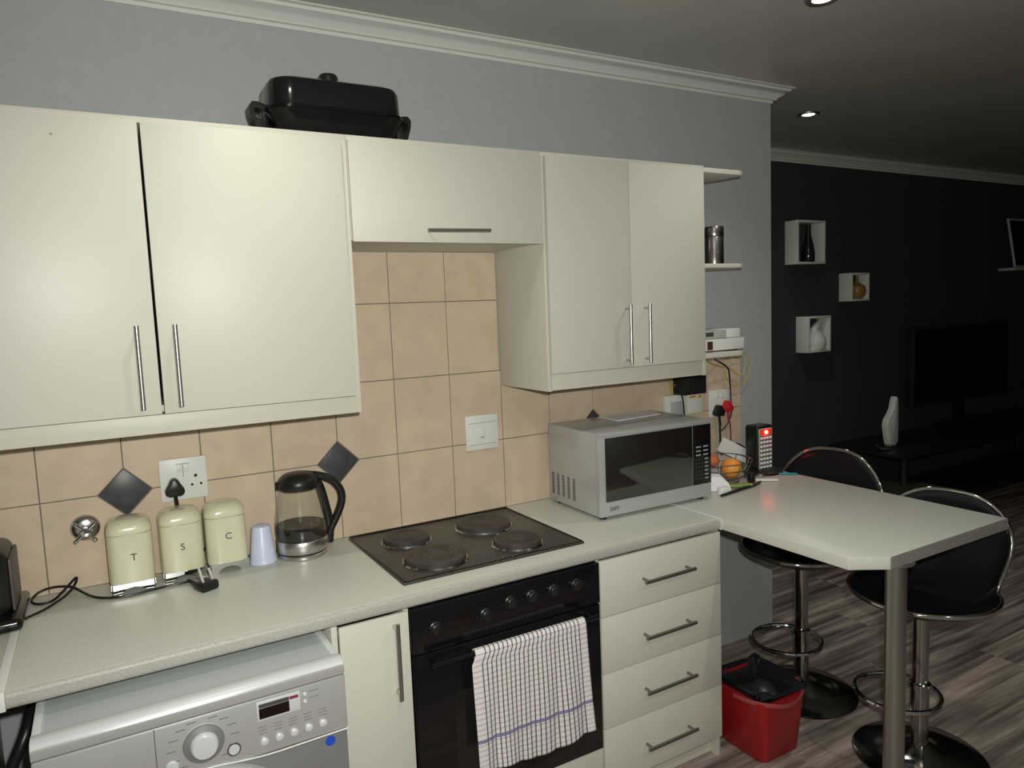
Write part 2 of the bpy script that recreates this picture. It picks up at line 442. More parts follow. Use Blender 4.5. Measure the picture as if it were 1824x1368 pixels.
# ================================================================== WORKTOPS
def post_profile(yb, yf, zt, th, r=.012):
    p = [(yb, zt), (yb, zt - th)]
    for k in range(5):
        a = k / 4 * PI / 2; p.append((yf + r - r * math.sin(a), zt - th + r - r * math.cos(a)))
    for k in range(5):
        a = k / 4 * PI / 2; p.append((yf + r - r * math.cos(a), zt - r + r * math.sin(a)))
    return p
t = thing('worktop', 'speckled grey laminate kitchen worktop holding hob, kettle and microwave', 'worktop', (.9, -.3, Z - T))
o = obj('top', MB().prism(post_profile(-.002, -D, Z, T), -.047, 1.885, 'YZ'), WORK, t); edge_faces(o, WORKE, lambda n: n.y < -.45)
obj('joint_strip', MB().box(1.883, 1.890, -D - .001, -.002, Z - T, Z + .0022, .0008), SILVL, t)
t = thing('worktop', 'cream grey worktop return at the left edge under the toaster', 'worktop', (-.35, -1.0, Z - T))
q = MB().box(-.68, -.066, -1.7, -.002, Z - T, Z, .004); obj('top', q, WORK, t)
obj('joint_strip', MB().box(-.066, -.048, -D - .001, -.002, Z - T, Z + .002, .0008), PLWH, t)
# peninsula
t = thing('breakfast_counter', 'grey laminate peninsula breakfast counter with chamfered corner on one steel leg', 'table', (2.24, -.55, 0))
poly = [(1.89, -.003), (1.89, -1.036), (1.985, -1.099), (2.5825, -1.099), (2.5825, -.003)]
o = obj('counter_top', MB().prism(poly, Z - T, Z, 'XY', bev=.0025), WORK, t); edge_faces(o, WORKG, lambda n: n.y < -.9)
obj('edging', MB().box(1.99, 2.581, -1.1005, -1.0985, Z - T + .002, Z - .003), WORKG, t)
lg = obj('leg', MB().cyl((2.066, -1.062, 0.01), (2.066, -1.062, Z - T - .002), .0285, n=28), mat('leg_steel', (.44, .44, .40), .35, 1.0), t)
obj('leg_flange', MB().lathe((2.066, -1.062, Z - T - .012), [(0, .012), (.048, .012), (.048, .006), (.030, 0), (0, 0)], 24), STEEL, lg)
obj('leg_foot', MB().lathe((2.066, -1.062, 0), [(0, 0), (.034, 0), (.034, .008), (.028, .012), (0, .012)], 24), BLACKP, lg)

# ================================================================== HANDLES
def bar_handle(parent, p, q, out=(0, -1, 0), r=.0055, inset=.014, stand=.03, m=None):
    p, q = Vector(p), Vector(q); d = (q - p).normalized(); o = Vector(out)
    mb = MB().cyl(p, q, r, n=14)
    for c in (p + d * inset, q - d * inset): mb.cyl(c, c - o * stand, r * .8, n=10)
    return obj('handle', mb, m or STEEL, parent)
# ================================================================== WALL CABINETS
ZT, ZB, YC = 2.013, 1.268, -.322
def carcass(t, x0, x1, z0, z1, y0=YC, back=True, th=.016, left=True, right=True):
    mb = MB().box(x0, x1, y0, -.001, z1 - th, z1, .0006).box(x0 + th, x1 - th, y0 + .01, -.001, z0, z0 + th)
    if left: mb.box(x0, x0 + th, y0, -.001, z0, z1 - th, .0006)
    if right: mb.box(x1 - th, x1, y0, -.001, z0, z1 - th, .0006)
    mb.box(x0 + th, x1 - th, -.006, -.001, z0 + th, z1 - th)
    return obj('carcass', mb, CREAM, t)
t = thing('wall_cabinet', 'cream double-door wall cabinet at left above the canisters and kettle', 'cabinet', (.3, -.16, ZB), group='cream wall cabinets')
mb = MB().box(-.20, .785, YC, -.007, ZT - .014, ZT, .0006).box(.769, .785, YC, -.007, ZB, ZT - .014, .0006).box(-.2, -.184, YC, -.007, ZB, ZT - .014).box(-.184, .769, -.3, -.007, 1.318, 1.334).box(-.184, .769, -.012, -.007, 1.334, ZT - .014)
obj('carcass', mb, CREAM, t)
obj('light_rail', MB().box(-.184, .769, YC - .004, YC + .012, ZB, 1.3135, .001), CREAMD, t)
d1 = obj('door', MB().box(-.19, .2885, YC - .018, YC - .002, 1.316, 1.998, .0012), CREAM, t)
bar_handle(d1, (.2483, -.372, 1.333), (.2483, -.372, 1.529))
d2 = obj('door', MB().box(.2945, .767, YC - .018, YC - .002, 1.316, 1.998, .0012), CREAM, t)
bar_handle(d2, (.3296, -.372, 1.333), (.3296, -.372, 1.529))
obj('screw_mark', MB().cyl((.118, YC - .0175, 1.955), (.118, YC - .019, 1.955), .003, n=8), STEELD, d1)
t = thing('wall_cabinet', 'short cream flap-door cabinet over the hob recess', 'cabinet', (1.09, -.16, 1.732), group='cream wall cabinets')
mb = MB().box(.786, 1.395, YC, -.007, ZT - .014, ZT, .0006).box(.786, 1.395, YC, -.007, 1.736, 1.750).box(.786, .800, YC, -.007, 1.75, ZT - .014).box(1.381, 1.395, YC, -.007, 1.75, ZT - .014)
obj('carcass', mb, CREAM, t)
fd = obj('door', MB().box(.787, 1.392, YC - .012, YC - .001, 1.731, 1.999, .0012), CREAM, t)
bar_handle(fd, (.992, -.364, 1.762), (1.190, -.364, 1.765))
t = thing('wall_cabinet', 'cream double-door wall cabinet over the microwave with paired bar handles', 'cabinet', (1.74, -.16, ZB), group='cream wall cabinets')
mb = MB().box(1.397, 2.08, YC, -.007, ZT - .014, ZT, .0006).box(1.397, 1.412, YC - .001, -.007, ZB, ZT - .014, .0006).box(2.064, 2.08, YC - .001, -.007, ZB, ZT - .014, .0006).box(1.412, 2.064, -.3, -.007, 1.318, 1.334).box(1.412, 2.064, -.012, -.007, 1.334, ZT - .014)
obj('carcass', mb, CREAM, t)
obj('light_rail', MB().box(1.412, 2.064, YC - .001, YC + .014, ZB + .002, 1.322, .001), CREAMD, t)
d1 = obj('door', MB().box(1.404, 1.7245, YC - .018, YC - .002, 1.3245, 2.000, .0012), CREAM, t)
bar_handle(d1, (1.701, -.368, 1.336), (1.701, -.368, 1.535))
d2 = obj('door', MB().box(1.7285, 2.062, YC - .018, YC - .002, 1.3245, 2.000, .0012), CREAM, t)
bar_handle(d2, (1.783, -.368, 1.336), (1.783, -.368, 1.535))
# end shelves
def shelf(zt, label, th=.016):
    pl = [(2.081, -.007), (2.081, -.30), (2.285, -.30), (2.305, -.294), (2.315, -.278), (2.305, -.18), (2.27, -.007)]
    tag(obj('end_shelf', MB().prism(pl, zt - th, zt, 'XY', bev=.003), CREAM), label, 'shelf', 'cream open end shelves')
shelf(2.014, 'topmost cream end shelf beside the wall cabinet, empty', .018)
shelf(1.672, 'middle cream end shelf carrying the steel canisters')
shelf(1.343, 'lowest cream end shelf carrying the white router boxes', .018)

# ================================================================== BASE UNITS
YB = -.560
t = thing('base_cabinet', 'narrow cream base cabinet with tall bar handle beside the oven', 'cabinet', (.69, -.28, 0), group='cream base cabinets')
mb = MB().box(.597, .612, YB - .006, -.02, .09, Z - T - .002, .0006).box(.781, .795, YB - .006, -.02, .09, Z - T - .002).box(.612, .781, YB + .02, -.02, .09, .105).box(.612, .781, -.04, -.03, .105, .78)
obj('carcass', mb, CREAM, t)
dd = obj('door', MB().box(.6135, .7905, YB - .018, YB - .007, .094, Z - T - .004, .0012), CREAM, t)
bar_handle(dd, (.751, -.607, .573), (.751, -.607, .770))
obj('plinth', MB().box(.597, .795, YB + .045, YB + .06, .001, .09), CREAMD, t)
# ---- drawer unit
t = thing('drawer_cabinet', 'cream four-drawer base unit between oven and peninsula', 'cabinet', (1.64, -.28, 0), group='cream base cabinets')
mb = MB().box(1.389, 1.400, YB, -.02, .07, Z - T - .002).box(1.872, 1.887, YB - .001, -.02, .0, Z - T - .002, .0006).box(1.40, 1.872, -.04, -.03, .1, .78).box(1.4, 1.872, YB + .03, -.03, .075, .09)
obj('carcass', mb, CREAM, t)
zs = [.7845, .6105, .434, .2595, .075]; hz = [.698, .5215, .345, .163]
for k in range(4):
    tilt = .0
    dr = obj('drawer', MB().box(1.3915, 1.8795, YB - .018, YB - .002, zs[k + 1] + .0022, zs[k] - .0008, .0012), CREAM, t)
    bar_handle(dr, (1.540, -.608, hz[k]), (1.742, -.608, hz[k] + (.001)), m=STEELD)
obj('plinth', MB().box(1.389, 1.872, YB + .03, YB + .045, .001, .073), CREAMD, t)
# ---- left return unit
t = thing('base_cabinet', 'shadowed cream base unit under the left worktop beside the washing machine', 'cabinet', (-.36, -.9, 0), group='cream base cabinets')
obj('carcass', MB().box(-.66, -.135, -1.65, -.02, .09, Z - T - .002, .001), CREAM, t)
obj('plinth', MB().box(-.64, -.16, -1.6, -.05, .0, .09), BLACKM, t)

# ================================================================== OVEN
t = thing('oven', 'black glass built-in electric oven with a checked tea towel on its handle', 'oven', (1.09, -.3, .0))
obj('housing', MB().box(.805, 1.378, -.545, -.03, .10, .770), BLACKM, t)
f = obj('control_panel', MB().box(.797, 1.386, -.582, -.545, .665, .7845, .002), BLACKG, t)
KN = [(.8604, .728), (.9386, .7278), (1.0068, .728), (1.0834, .744), (1.1513, .745), (1.2234, .745), (1.3018, .743)]
kme = None
for kx, kz in KN[:1] + KN[2:]:
    k = obj('knob', MB().lathe((kx, -.582, kz - .004), [(0, 0), (.019, 0), (.0185, .006), (.0155, .008), (.0145, .015), (.012, .017), (0, .017)], 20, 'Y'), BLACKP, f)
ms = MB()
for kx, kz in KN:
    if kx == .9386: continue
    for a in range(4):
        an = math.radians(-20 + a * 73); ms.box(kx + .026 * math.cos(an) - .0008, kx + .026 * math.cos(an) + .0008, -.5826, -.5818, kz + .022 * math.sin(an) - .0012, kz + .022 * math.sin(an) + .0012)
mo = obj('dial_marks', ms, STEELD, f); mo['kind'] = 'stuff'
obj('timer_window', MB().box(.915, .962, -.5835, -.5815, .716, .740, .0005), DISP, f)
dr = obj('door', MB().box(.799, 1.384, -.582, -.547, .212, .661, .002), BLACKG, t)
obj('window', MB().box(.905, 1.285, -.5832, -.5815, .31, .535, .0008), mat('oven_window', (.012, .011, .010), .2), dr)
obj('handle', MB().cyl((.83, -.618, .644), (1.352, -.618, .644), .0075, n=16).cyl((.845, -.618, .644), (.845, -.58, .644), .007, n=10).cyl((1.338, -.618, .644), (1.338, -.58, .644), .007, n=10), BLACKG, dr)
t2 = obj('filler_panel', MB().box(.797, 1.387, YB - .014, YB, .095, .2065, .001), CREAM, t)
obj('plinth', MB().box(.797, 1.387, YB + .03, YB + .045, .001, .093), CREAMD, t)
# ---- towel (front layer and shorter back layer over the handle)
def towel_pt(u, v):
    # v: 0 = back hem, .14 = back at handle, 1 = front hem
    x = .950 + .349 * u
    R = .0105
    if v < .30:
        k = v / .30; z = .400 + (.644 - .400) * k; yy = -.596 + .0
        yy = -.600 + .003 * math.sin(9 * u)
        yy = min(yy, -.5905); xo = -.004
        zz = z; yy2 = yy - (.0075 * 0)
        drop = .0
        return Vector((x + .014 * (1 - u), -.5895 - .0175 * 0 - .004 * (1 - k), zz))
    if v < .36:
        a = (v - .30) / .06 * PI
        return Vector((x, -.618 + R * 1.0 * math.cos(a) * 1.0, .645 + R * math.sin(a)))
    k = (v - .36) / .64
    z = .645 - k * (.645 - .318 + .0 * u) - .004 * math.sin(3 * u) * k
    fold = .0075 * k * (math.sin(17 * u + .6) + .7 * math.sin(7.5 * u + 2.2 * k)) 
    yy = -.6295 - .004 * k - abs(fold) - .002
    xx = x - .014 * (1 - u) * min(1, k / .08) + (u - .5) * .010 * k + .006 * k * math.sin(6 * u + 2) + .004 * k
    if k > .75: z += .006 * math.sin(8 * u) * (k - .75) * 4
    return Vector((xx, yy, z))
mb = MB(); mb.grid(towel_pt, 72, 90)
tw = obj('tea_towel', mb, TOWEL, ang=180); tag(tw, 'white cotton tea towel with dark grid check and purple stripe over the oven handle', 'towel')
so = tw.modifiers.new('thick', 'SOLIDIFY'); so.thickness = .0016; so.offset = 0
# ================================================================== WASHING MACHINE
t = thing('washing_machine', 'silver front-loading washing machine half under the worktop at lower left', 'washing machine', (.29, -.4, 0))
X0, X1, YF, ZW = -.006, .588, -.700, .765
obj('body', MB().box(X0 + .003, X1 - .003, YF + .018, -.12, .012, ZW - .03, .006), SILVD, t)
for a in (X0 + .06, X1 - .06):
    for c in (YF + .08, -.18): obj('foot', MB().cyl((a, c, 0), (a, c, .014), .02, n=12), BLACKP, t)
tp = obj('top_panel', MB().box(X0 + .012, X1 - .012, -.655, -.125, ZW - .028, ZW - .006, .002), SILVT, t)
fr = MB().box(X0 + .001, X0 + .017, YF + .036, -.12, ZW - .03, ZW - .001, .003).box(X1 - .017, X1 - .001, YF + .036, -.12, ZW - .03, ZW - .001, .003)
fr.prism([(YF + .002, ZW - .034), (YF + .003, ZW - .014), (YF + .010, ZW - .004), (YF + .022, ZW), (YF + .043, ZW), (YF + .045, ZW - .03)], X0, X1, 'YZ', bev=.003)
o = obj('top_rim', fr, SILVL, t); edge_faces(o, SILV, lambda n: n.y < -.9)
pn = obj('control_panel', MB().box(X0, X1, YF, YF + .03, .604, .731, .006), SILV, t)
obj('panel_gap', MB().box(X0 + .003, X1 - .003, YF + .004, YF + .02, .728, .735), PRINT, t)
obj('front_panel', MB().box(X0 + .001, X1 - .001, YF + .006, YF + .03, .03, .601, .006), SILVD, t)
# divider of the detergent drawer
obj('drawer_seam', MB().box(.199, .2004, YF - .0004, YF + .002, .61, .7285), PRINT, pn)
dl = obj('program_dial', MB().lathe((.288, YF, .672), [(0, 0), (.040, 0), (.0395, .004), (.036, .006), (.0275, .007), (.0265, .019), (.023, .024), (0, .026)], 36, 'Y'), SILVL, pn)
obj('dial_ring', MB().lathe((.288, YF - .0065, .672), [(.0275, .002), (.0275, .0045), (.0385, .001), (.0400, -.004)], 36, 'Y'), SILVD, dl)
mk = MB()
for k in range(14):
    a = k / 14 * 2 * PI; cx, cz = .288 + .052 * math.cos(a), .672 + .05 * math.sin(a)
    if cz < .632 or cz > .722: continue
    L = .018 if math.cos(a) > 0 else -.018
    mk.box(min(cx, cx + L), max(cx, cx + L), YF - .0004, YF + .0006, cz - .0012, cz + .0012)
for k in range(5):
    bx = .405 + k * .032
    for j in range(3): mk.box(bx - .010, bx + .008, YF - .0004, YF + .0006, .652 + j * .007, .6535 + j * .007)
for j in range(2): mk.box(.505, .528, YF - .0004, YF + .0006, .700 + j * .014, .7015 + j * .014)
mo = obj('printed_marks', mk, SILVD, pn); mo['kind'] = 'stuff'
for k in range(5):
    obj('button', MB().lathe((.406 + k * .0315, YF, .634), [(0, 0), (.0085, 0), (.0085, .004), (.005, .006), (0, .006)], 18, 'Y'), SILVL, pn)
for k in range(2):
    obj('indicator_button', MB().lathe((.4965 + k * .0, YF, .7125 - k * .0165), [(0, 0), (.0038, 0), (.003, .003), (0, .003)], 12, 'Y'), PLWH, pn)
obj('power_button', MB().lathe((.3445, YF, .637), [(0, .004), (.010, .004), (.0105, .001), (.0125, .001), (.0125, 0), (0, 0)], 22, 'Y'), SILVL, pn)
obj('power_ring', MB().lathe((.3445, YF, .637), [(.0112, 0), (.0112, .0012), (.014, .0012), (.014, 0)], 22, 'Y'), PRINT, pn)
obj('round_button', MB().lathe((.2269, YF, .640), [(0, .005), (.011, .005), (.013, 0), (0, 0)], 22, 'Y'), SILVL, pn)
bz = obj('display_bezel', MB().box(.395, .486, YF - .0015, YF + .001, .681, .7235, .0008), SILVL, pn)
obj('display', MB().box(.399, .462, YF - .0024, YF - .001, .6855, .7085), DISP, bz)
obj('display_symbols', MB().box(.399, .462, YF - .0024, YF - .001, .7095, .718), PRINT, bz)
obj('red_symbols', MB().box(.463, .482, YF - .0022, YF - .001, .7105, .717), mat('red_print', (.22, .03, .05), .5), bz)
# seam curve and door ring
arc = [(X0 + .005, YF + .0055, .604)]
dn = obj('door', MB().lathe((.288, YF + .004, .425), [(.0, .012), (.10, .010), (.118, .030), (.135, .032), (.165, .026), (.182, .012), (.188, 0), (.0, 0)], 56, 'Y'), SILV, t)
obj('door_glass', MB().lathe((.288, YF + .004, .425), [(.105, .018), (.06, .034), (0, .040)], 40, 'Y'), BLACKG, dn)
obj('bright_seam', MB().tube([(.20, YF - .001, .588), (.24, YF - .002, .611), (.30, YF - .002, .617), (.36, YF - .002, .607), (.42, YF - .002, .602), (.5, YF - .001, .603), (.585, YF - .001, .604)], .0018, 6, smooth=2), PLWH, t)
obj('sticker', MB().lathe((.547, YF + .006, .583), [(0, .0006), (.0115, .0006), (.0115, 0), (0, 0)], 20, 'Y'), BLUE, t)
hs = obj('drain_hose', MB().tube([(-.022, -.30, .72), (-.026, -.42, .69), (-.042, -.45, .655), (-.070, -.455, .60), (-.098, -.46, .50), (-.10, -.46, .016)], .012, 10, smooth=2), BLACKP)
tag(hs, 'black hose hanging beside the left flank of the washing machine', 'hose')

# ================================================================== HOB
t = thing('hob', 'speckled black four-plate electric hob set in the worktop', 'hob', (1.098, -.27, Z))
sp = obj('hob_plate', MB().box(.808, 1.387, -.512, -.030, Z - .004, Z + .007, .004, 3), HOBM, t)
obj('raised_rim', MB().box(.812, 1.383, -.040, -.034, Z + .006, Z + .010, .001).box(.812, .817, -.508, -.034, Z + .006, Z + .009, .001).box(1.378, 1.383, -.508, -.034, Z + .006, Z + .009, .001).box(.812, 1.383, -.508, -.503, Z + .006, Z + .009, .001), BLACKG, t)
for cx, cy, r in ((.948, -.178, .074), (.952, -.390, .090), (1.212, -.190, .090), (1.214, -.405, .074)):
    zp = Z + .0072
    hp = obj('hotplate', MB().lathe((cx, cy, zp), [(0, .0165), (r * .18, .0165), (r * .2, .018), (r * .93, .018), (r * .985, .015), (r * .985, 0), (0, 0)], 40), IRON, t)
    obj('plate_ring', MB().lathe((cx, cy, zp), [(r * .985, .0), (r * .99, .0045), (r + .003, .0045), (r + .006, 0)], 40), CHROMED, hp)
    gr = MB()
    for rr in (.45, .6, .75): gr.lathe((cx, cy, zp + .0179), [(r * rr - .001, 0), (r * rr, .0006), (r * rr + .001, 0)], 36)
    obj('groove', gr, BLACKM, hp)
# ================================================================== CANISTERS
def rsq(cx, cy, hx, hy, r, n=5):
    p = []
    for sx, sy, a0 in ((1, 1, 0), (-1, 1, 90), (-1, -1, 180), (1, -1, 270)):
        for k in range(n + 1):
            a = math.radians(a0 + 90 * k / n); p.append((cx + sx * (hx - r) + r * math.cos(a), cy + sy * (hy - r) + r * math.sin(a)))
    return p
def loft(rings, cap0=True, cap1=True):
    mb = MB(); b = mb.bm; R = [[b.verts.new(p) for p in r] for r in rings]; n = len(R[0])
    for A, B in zip(R, R[1:]):
        for i in range(n): b.faces.new((A[i], A[(i + 1) % n], B[(i + 1) % n], B[i]))
    if cap0: b.faces.new(R[0][::-1])
    if cap1: b.faces.new(R[-1])
    bmesh.ops.recalc_face_normals(b, faces=b.faces); return mb
def rs3(cx, cy, hx, hy, r, z): return [(x, yy, z) for x, yy in rsq(cx, cy, hx, hy, r)]
def canister(cx, cy, letter, label, zt=1.021, lx=0, lz=0):
    t = thing('canister', label, 'canister', (cx, cy, Z), group='cream kitchen canisters')
    h = .0545; z0 = Z + .028; zs = .982
    obj('body', loft([rs3(cx, cy, h, h, .030, z0), rs3(cx, cy, h, h, .030, zs - .002), rs3(cx, cy, h - .002, h - .002, .029, zs)]), CANC, t)
    L = obj('lid', loft([rs3(cx, cy, h - .002, h - .002, .029, zs + .0005), rs3(cx, cy, h + .0005, h + .0005, .030, zs + .003), rs3(cx, cy, h, h, .030, zs + .014), rs3(cx, cy, h * .93, h * .93, .032, zs + .026), rs3(cx, cy, h * .78, h * .78, .032, zs + .035), rs3(cx, cy, h * .5, h * .5, .022, zs + .039)]), CANC, t)
    # chrome foot ring with arched openings
    mb = MB()
    for ax in (0, 1):
        for s in (-1, 1):
            pl = [(-h + .006, 0), (-h + .006, .0285), (h - .006, .0285), (h - .006, 0), (.030, 0)]
            pl += [(.030 * math.cos(a), .017 * math.sin(a)) for a in [PI * k / 8 for k in range(1, 8)]] + [(-.030, 0)]
            if ax == 0:
                yy = cy + s * (h - .003); mb.prism([(cx + u, Z + v) for u, v in pl], yy - .0015, yy + .0015, 'XZ')
            else:
                xx = cx + s * (h - .003); mb.prism([(cy + u, Z + v) for u, v in pl], xx - .0015, xx + .0015, 'YZ')
    for sx in (-1, 1):
        for sy in (-1, 1): mb.cyl((cx + sx * (h - .010), cy + sy * (h - .010), Z), (cx + sx * (h - .010), cy + sy * (h - .010), z0), .0085, n=14)
    obj('chrome_foot', mb, CHROME, t)
    text('letter', letter, .026, (cx + lx, cy - h - .0006, .921 + lz), (PI / 2, 0, 0), PRINT, t)
canister(.1975, -.0785, 'T', 'cream canister marked T, leftmost of the three', lx=.006)
canister(.3235, -.0635, 'S', 'cream canister marked S, middle of the three')
canister(.4395, -.0635, 'C', 'cream canister marked C, next to the upturned cup', lx=.003, lz=.008)
# cup
c = obj('cup', MB().lathe((.5365, -.085, Z), [(.0375, 0), (.0395, .002), (.0385, .012), (.0365, .014), (.027, .104), (.025, .109), (.020, .111), (0, .111), (0, .107), (.022, .105), (.034, .014), (.036, 0)], 36), CUPM)
tag(c, 'pale blue plastic cup standing upside down between canister and kettle', 'cup')
# ================================================================== KETTLE
KX, KY = .652, -.085
t = thing('kettle', 'clear glass electric kettle half full of water with black lid and handle', 'kettle', (KX, KY, Z))
obj('base_plate', MB().lathe((KX, KY, Z), [(0, 0), (.070, 0), (.073, .003), (.073, .010), (.069, .014), (0, .014)], 40), STEEL, t)
obj('black_band', MB().lathe((KX, KY, Z + .014), [(0, 0), (.070, 0), (.070, .005), (0, .005)], 40), BLACKP, t)
obj('steel_band', MB().lathe((KX, KY, Z + .019), [(0, 0), (.0735, 0), (.0745, .002), (.0755, .034), (.074, .036), (0, .036)], 44), STEEL, t)
zb = Z + .055
gp = [(.0735, 0), (.0765, .018), (.0765, .035), (.0735, .065), (.0675, .10), (.0605, .135), (.0575, .152)]
inn = [(r - .0022, h) for r, h in gp]
obj('glass_body', MB().lathe((KX, KY, zb), gp + inn[::-1] + [gp[0]], 48), GLASSK, t)
wp = [(0, .0005), (.0695, .0005), (.0725, .018), (.0728, .035), (.072, .040), (0, .040)]
obj('water', MB().lathe((KX, KY, zb), wp, 48), WATERK, t)
lid = obj('lid', MB().lathe((KX, KY, zb + .150), [(0, .0), (.058, 0), (.061, .004), (.0605, .018), (.056, .030), (.042, .042), (.02, .047), (0, .048)], 40), BLACKP, t)
obj('spout', MB().prism([(KX - .068, KY - .0), (KX - .05, KY - .022), (KX - .03, KY - .03), (KX - .03, KY + .03), (KX - .05, KY + .022)], zb + .150, zb + .176, 'XY', bev=.004), BLACKP, lid)
hp = [(KX + .02, KY, zb + .186), (KX + .065, KY - .002, zb + .178), (KX + .105, KY - .004, zb + .158), (KX + .128, KY - .006, zb + .120), (KX + .126, KY - .006, zb + .085), (KX + .108, KY - .004, zb + .045), (KX + .088, KY - .002, zb + .012), (KX + .082, KY, zb - .008)]
hn = obj('handle', MB().tube(hp, .015, 12, smooth=2, ry=.012), BLACKP, t)
obj('handle_spine', MB().tube([(KX + .055, KY - .002, zb + .160), (KX + .064, KY - .002, zb + .142), (KX + .073, KY - .002, zb + .10), (KX + .083, KY - .002, zb + .05), (KX + .086, KY - .002, zb + .01), (KX + .080, KY - .002, Z + .022)], .0075, 10, smooth=1, ry=.013), BLACKP, hn)
# ================================================================== TAP WHEEL
t = thing('stop_valve', 'chrome cross-handled stop valve on the tiles below the left diamond', 'valve', (.096, -.007, .955))
obj('rosette', MB().lathe((.097, -.006, .991), [(.036, 0), (.036, .004), (.034, .010), (.028, .0155), (.020, .0185), (.012, .0195), (.012, .034), (0, .034)], 36, 'Y'), mat('satin_chrome', (.6,.58,.6), .22, 1.0), t)
hd_ = MB().lathe((.097, -.036, .987), [(0, 0), (.011, 0), (.013, .006), (.011, .014), (0, .016)], 24, 'Y')
for a in (42, 132, 222, 312):
    ca, sa = math.cos(math.radians(a)), math.sin(math.radians(a))
    hd_.cyl((.097 + .008 * ca, -.045, .987 + .008 * sa), (.097 + .030 * ca, -.045, .987 + .030 * sa), .0042, .0055, 12); hd_.sph((.097 + .032 * ca, -.045, .987 + .032 * sa), .0058, n=12)
obj('cross_handle', hd_, CHROME, t)
# ================================================================== SOCKETS
t = thing('wall_socket', 'white double wall socket with one black plug above the middle canister', 'wall socket', (.349, -.006, 1.028), group='white wall sockets')
obj('face_plate', MB().box(.287, .411, -.014, -.0065, 1.028, 1.149, .0025), PLWH, t)
sw = MB().box(.333, .346, -.0165, -.0135, 1.108, 1.130, .001).box(.351, .364, -.0165, -.0135, 1.108, 1.130, .001)
obj('rocker_switch', sw, PLWH, t)
obj('switch_outline', MB().box(.331, .366, -.0146, -.0138, 1.1315, 1.1335).box(.3475, .3495, -.0146, -.0138, 1.095, 1.131), PRINTL, t)
hl = MB()
for hx, hz_ , r in ((.3805, 1.0945, .0045), (.3695, 1.069, .0036), (.3935, 1.0695, .0036)): hl.cyl((hx, -.0146, hz_), (hx, -.012, hz_), r, n=12)
obj('pin_hole', hl, BLACKM, t)
def plug3(name, label, cx, cz, yw, material, sc=1.0, hang=.045):
    pl = []
    for k in range(24):
        a = 2 * PI * k / 24
        r = .0235 + .0045 * math.cos(3 * (a - PI / 2))
        pl.append((cx + sc * r * math.cos(a), cz + sc * r * 1.05 * math.sin(a)))
    t = thing(name, label, 'plug', (cx, yw, cz))
    obj('plug_body', MB().prism(pl, yw - .034 * sc, yw, 'XZ', bev=.005 * sc), material, t)
    obj('strain_relief', MB().tube([(cx, yw - .018, cz - .018 * sc), (cx + .001, yw - .020, cz - .035 * sc), (cx + .004, yw - .020, cz - .02 - hang * sc)], .0055 * sc, 8, smooth=1), material, t)
    return t
p1 = plug3('plug', 'black three-pin plug in the double socket above the canisters', .322, 1.068, -.0145, BLACKP)
kc = obj('cable', MB().tube([(.326, -.034, 1.01), (.329, -.032, .99), (.334, -.03, .96), (.385, -.020, .87), (.43, -.0115, .834), (.50, -.0125, .8285), (.585, -.018, .8285), (.612, -.03, .829)], .0032, 8, smooth=2), BLACKP, p1)
t = thing('wall_socket', 'square white cooker isolator plate on the tiles above the hob', 'wall socket', (1.3125, -.006, 1.048), group='white wall sockets')
obj('face_plate', MB().box(1.2495, 1.3765, -.014, -.0065, 1.048, 1.170, .0025), PLWH, t)
obj('rocker_switch', MB().box(1.299, 1.322, -.0165, -.0135, 1.088, 1.126, .001), PLWH, t)
obj('plate_line', MB().box(1.258, 1.368, -.0145, -.0138, 1.1425, 1.144), PRINTL, t); obj('plate_line', MB().box(1.258, 1.368, -.0145, -.0138, 1.066, 1.0675), PRINTL, t)
obj('red_mark', MB().box(1.304, 1.317, -.0171, -.0163, 1.092, 1.0938), PRINT, t)
# ================================================================== TOASTER + CORD
t = thing('toaster', 'black toaster cut off by the left edge of the picture', 'toaster', (-.20, -.13, Z))
obj('body', MB().box(-.32, -.062, -.200, -.020, Z + .022, 1.010, .03, 4), BLACKP, t)
obj('side_panel', MB().box(-.064, -.056, -.180, -.035, Z + .03, .985, .006, 3), mat('dark_taupe', (.10, .085, .08), .45), t)
obj('base_tray', MB().box(-.335, -.040, -.245, -.015, Z + .001, Z + .030, .012, 3), BLACKG, t)
sl = MB().box(-.30, -.10, -.105, -.080, 1.0085, 1.0115).box(-.30, -.10, -.165, -.140, 1.0085, 1.0115)
obj('bread_slot', sl, BLACKM, t)
obj('lever', MB().box(-.26, -.235, -.215, -.199, .93, .942, .003), BLACKP, t)
CB = [(-.040, -.18, .832), (-.0365, -.165, .829), (-.003, -.133, .829), (.022, -.092, .830), (.045, -.055, .833), (.063, -.035, .850), (.068, -.028, .866), (.060, -.024, .860), (.038, -.040, .842), (.012, -.085, .8295), (-.020, -.085, .829), (-.038, -.055, .829), (-.034, -.022, .834), (-.012, -.018, .845), (.02, -.020, .848), (.055, -.028, .842), (.075, -.052, .831), (.105, -.120, .8295), (.150, -.152, .829), (.185, -.156, .829), (.235, -.150, .829), (.275, -.140, .829), (.315, -.143, .8295), (.335, -.150, .832)]
cd = obj('cord', MB().tube(CB, .0033, 8, smooth=2), BLACKP, t)
pd = thing('plug', 'unplugged black three-pin plug lying in front of the canisters, steel pins up', 'plug', (.352, -.190, Z))
pb0 = Vector((.330, -.148, Z + .010)); pb1 = Vector((.374, -.240, Z + .012)); dv = (pb1 - pb0).normalized(); sd = dv.cross(Vector((0, 0, 1))).normalized(); upv = sd.cross(dv)
def psec(k, wd, ht):
    c_ = pb0.lerp(pb1, k); return [tuple(c_ + sd * x_ + upv * z_) for x_, z_ in rsq(0, 0, wd, ht, min(wd, ht) * .6, 3)]
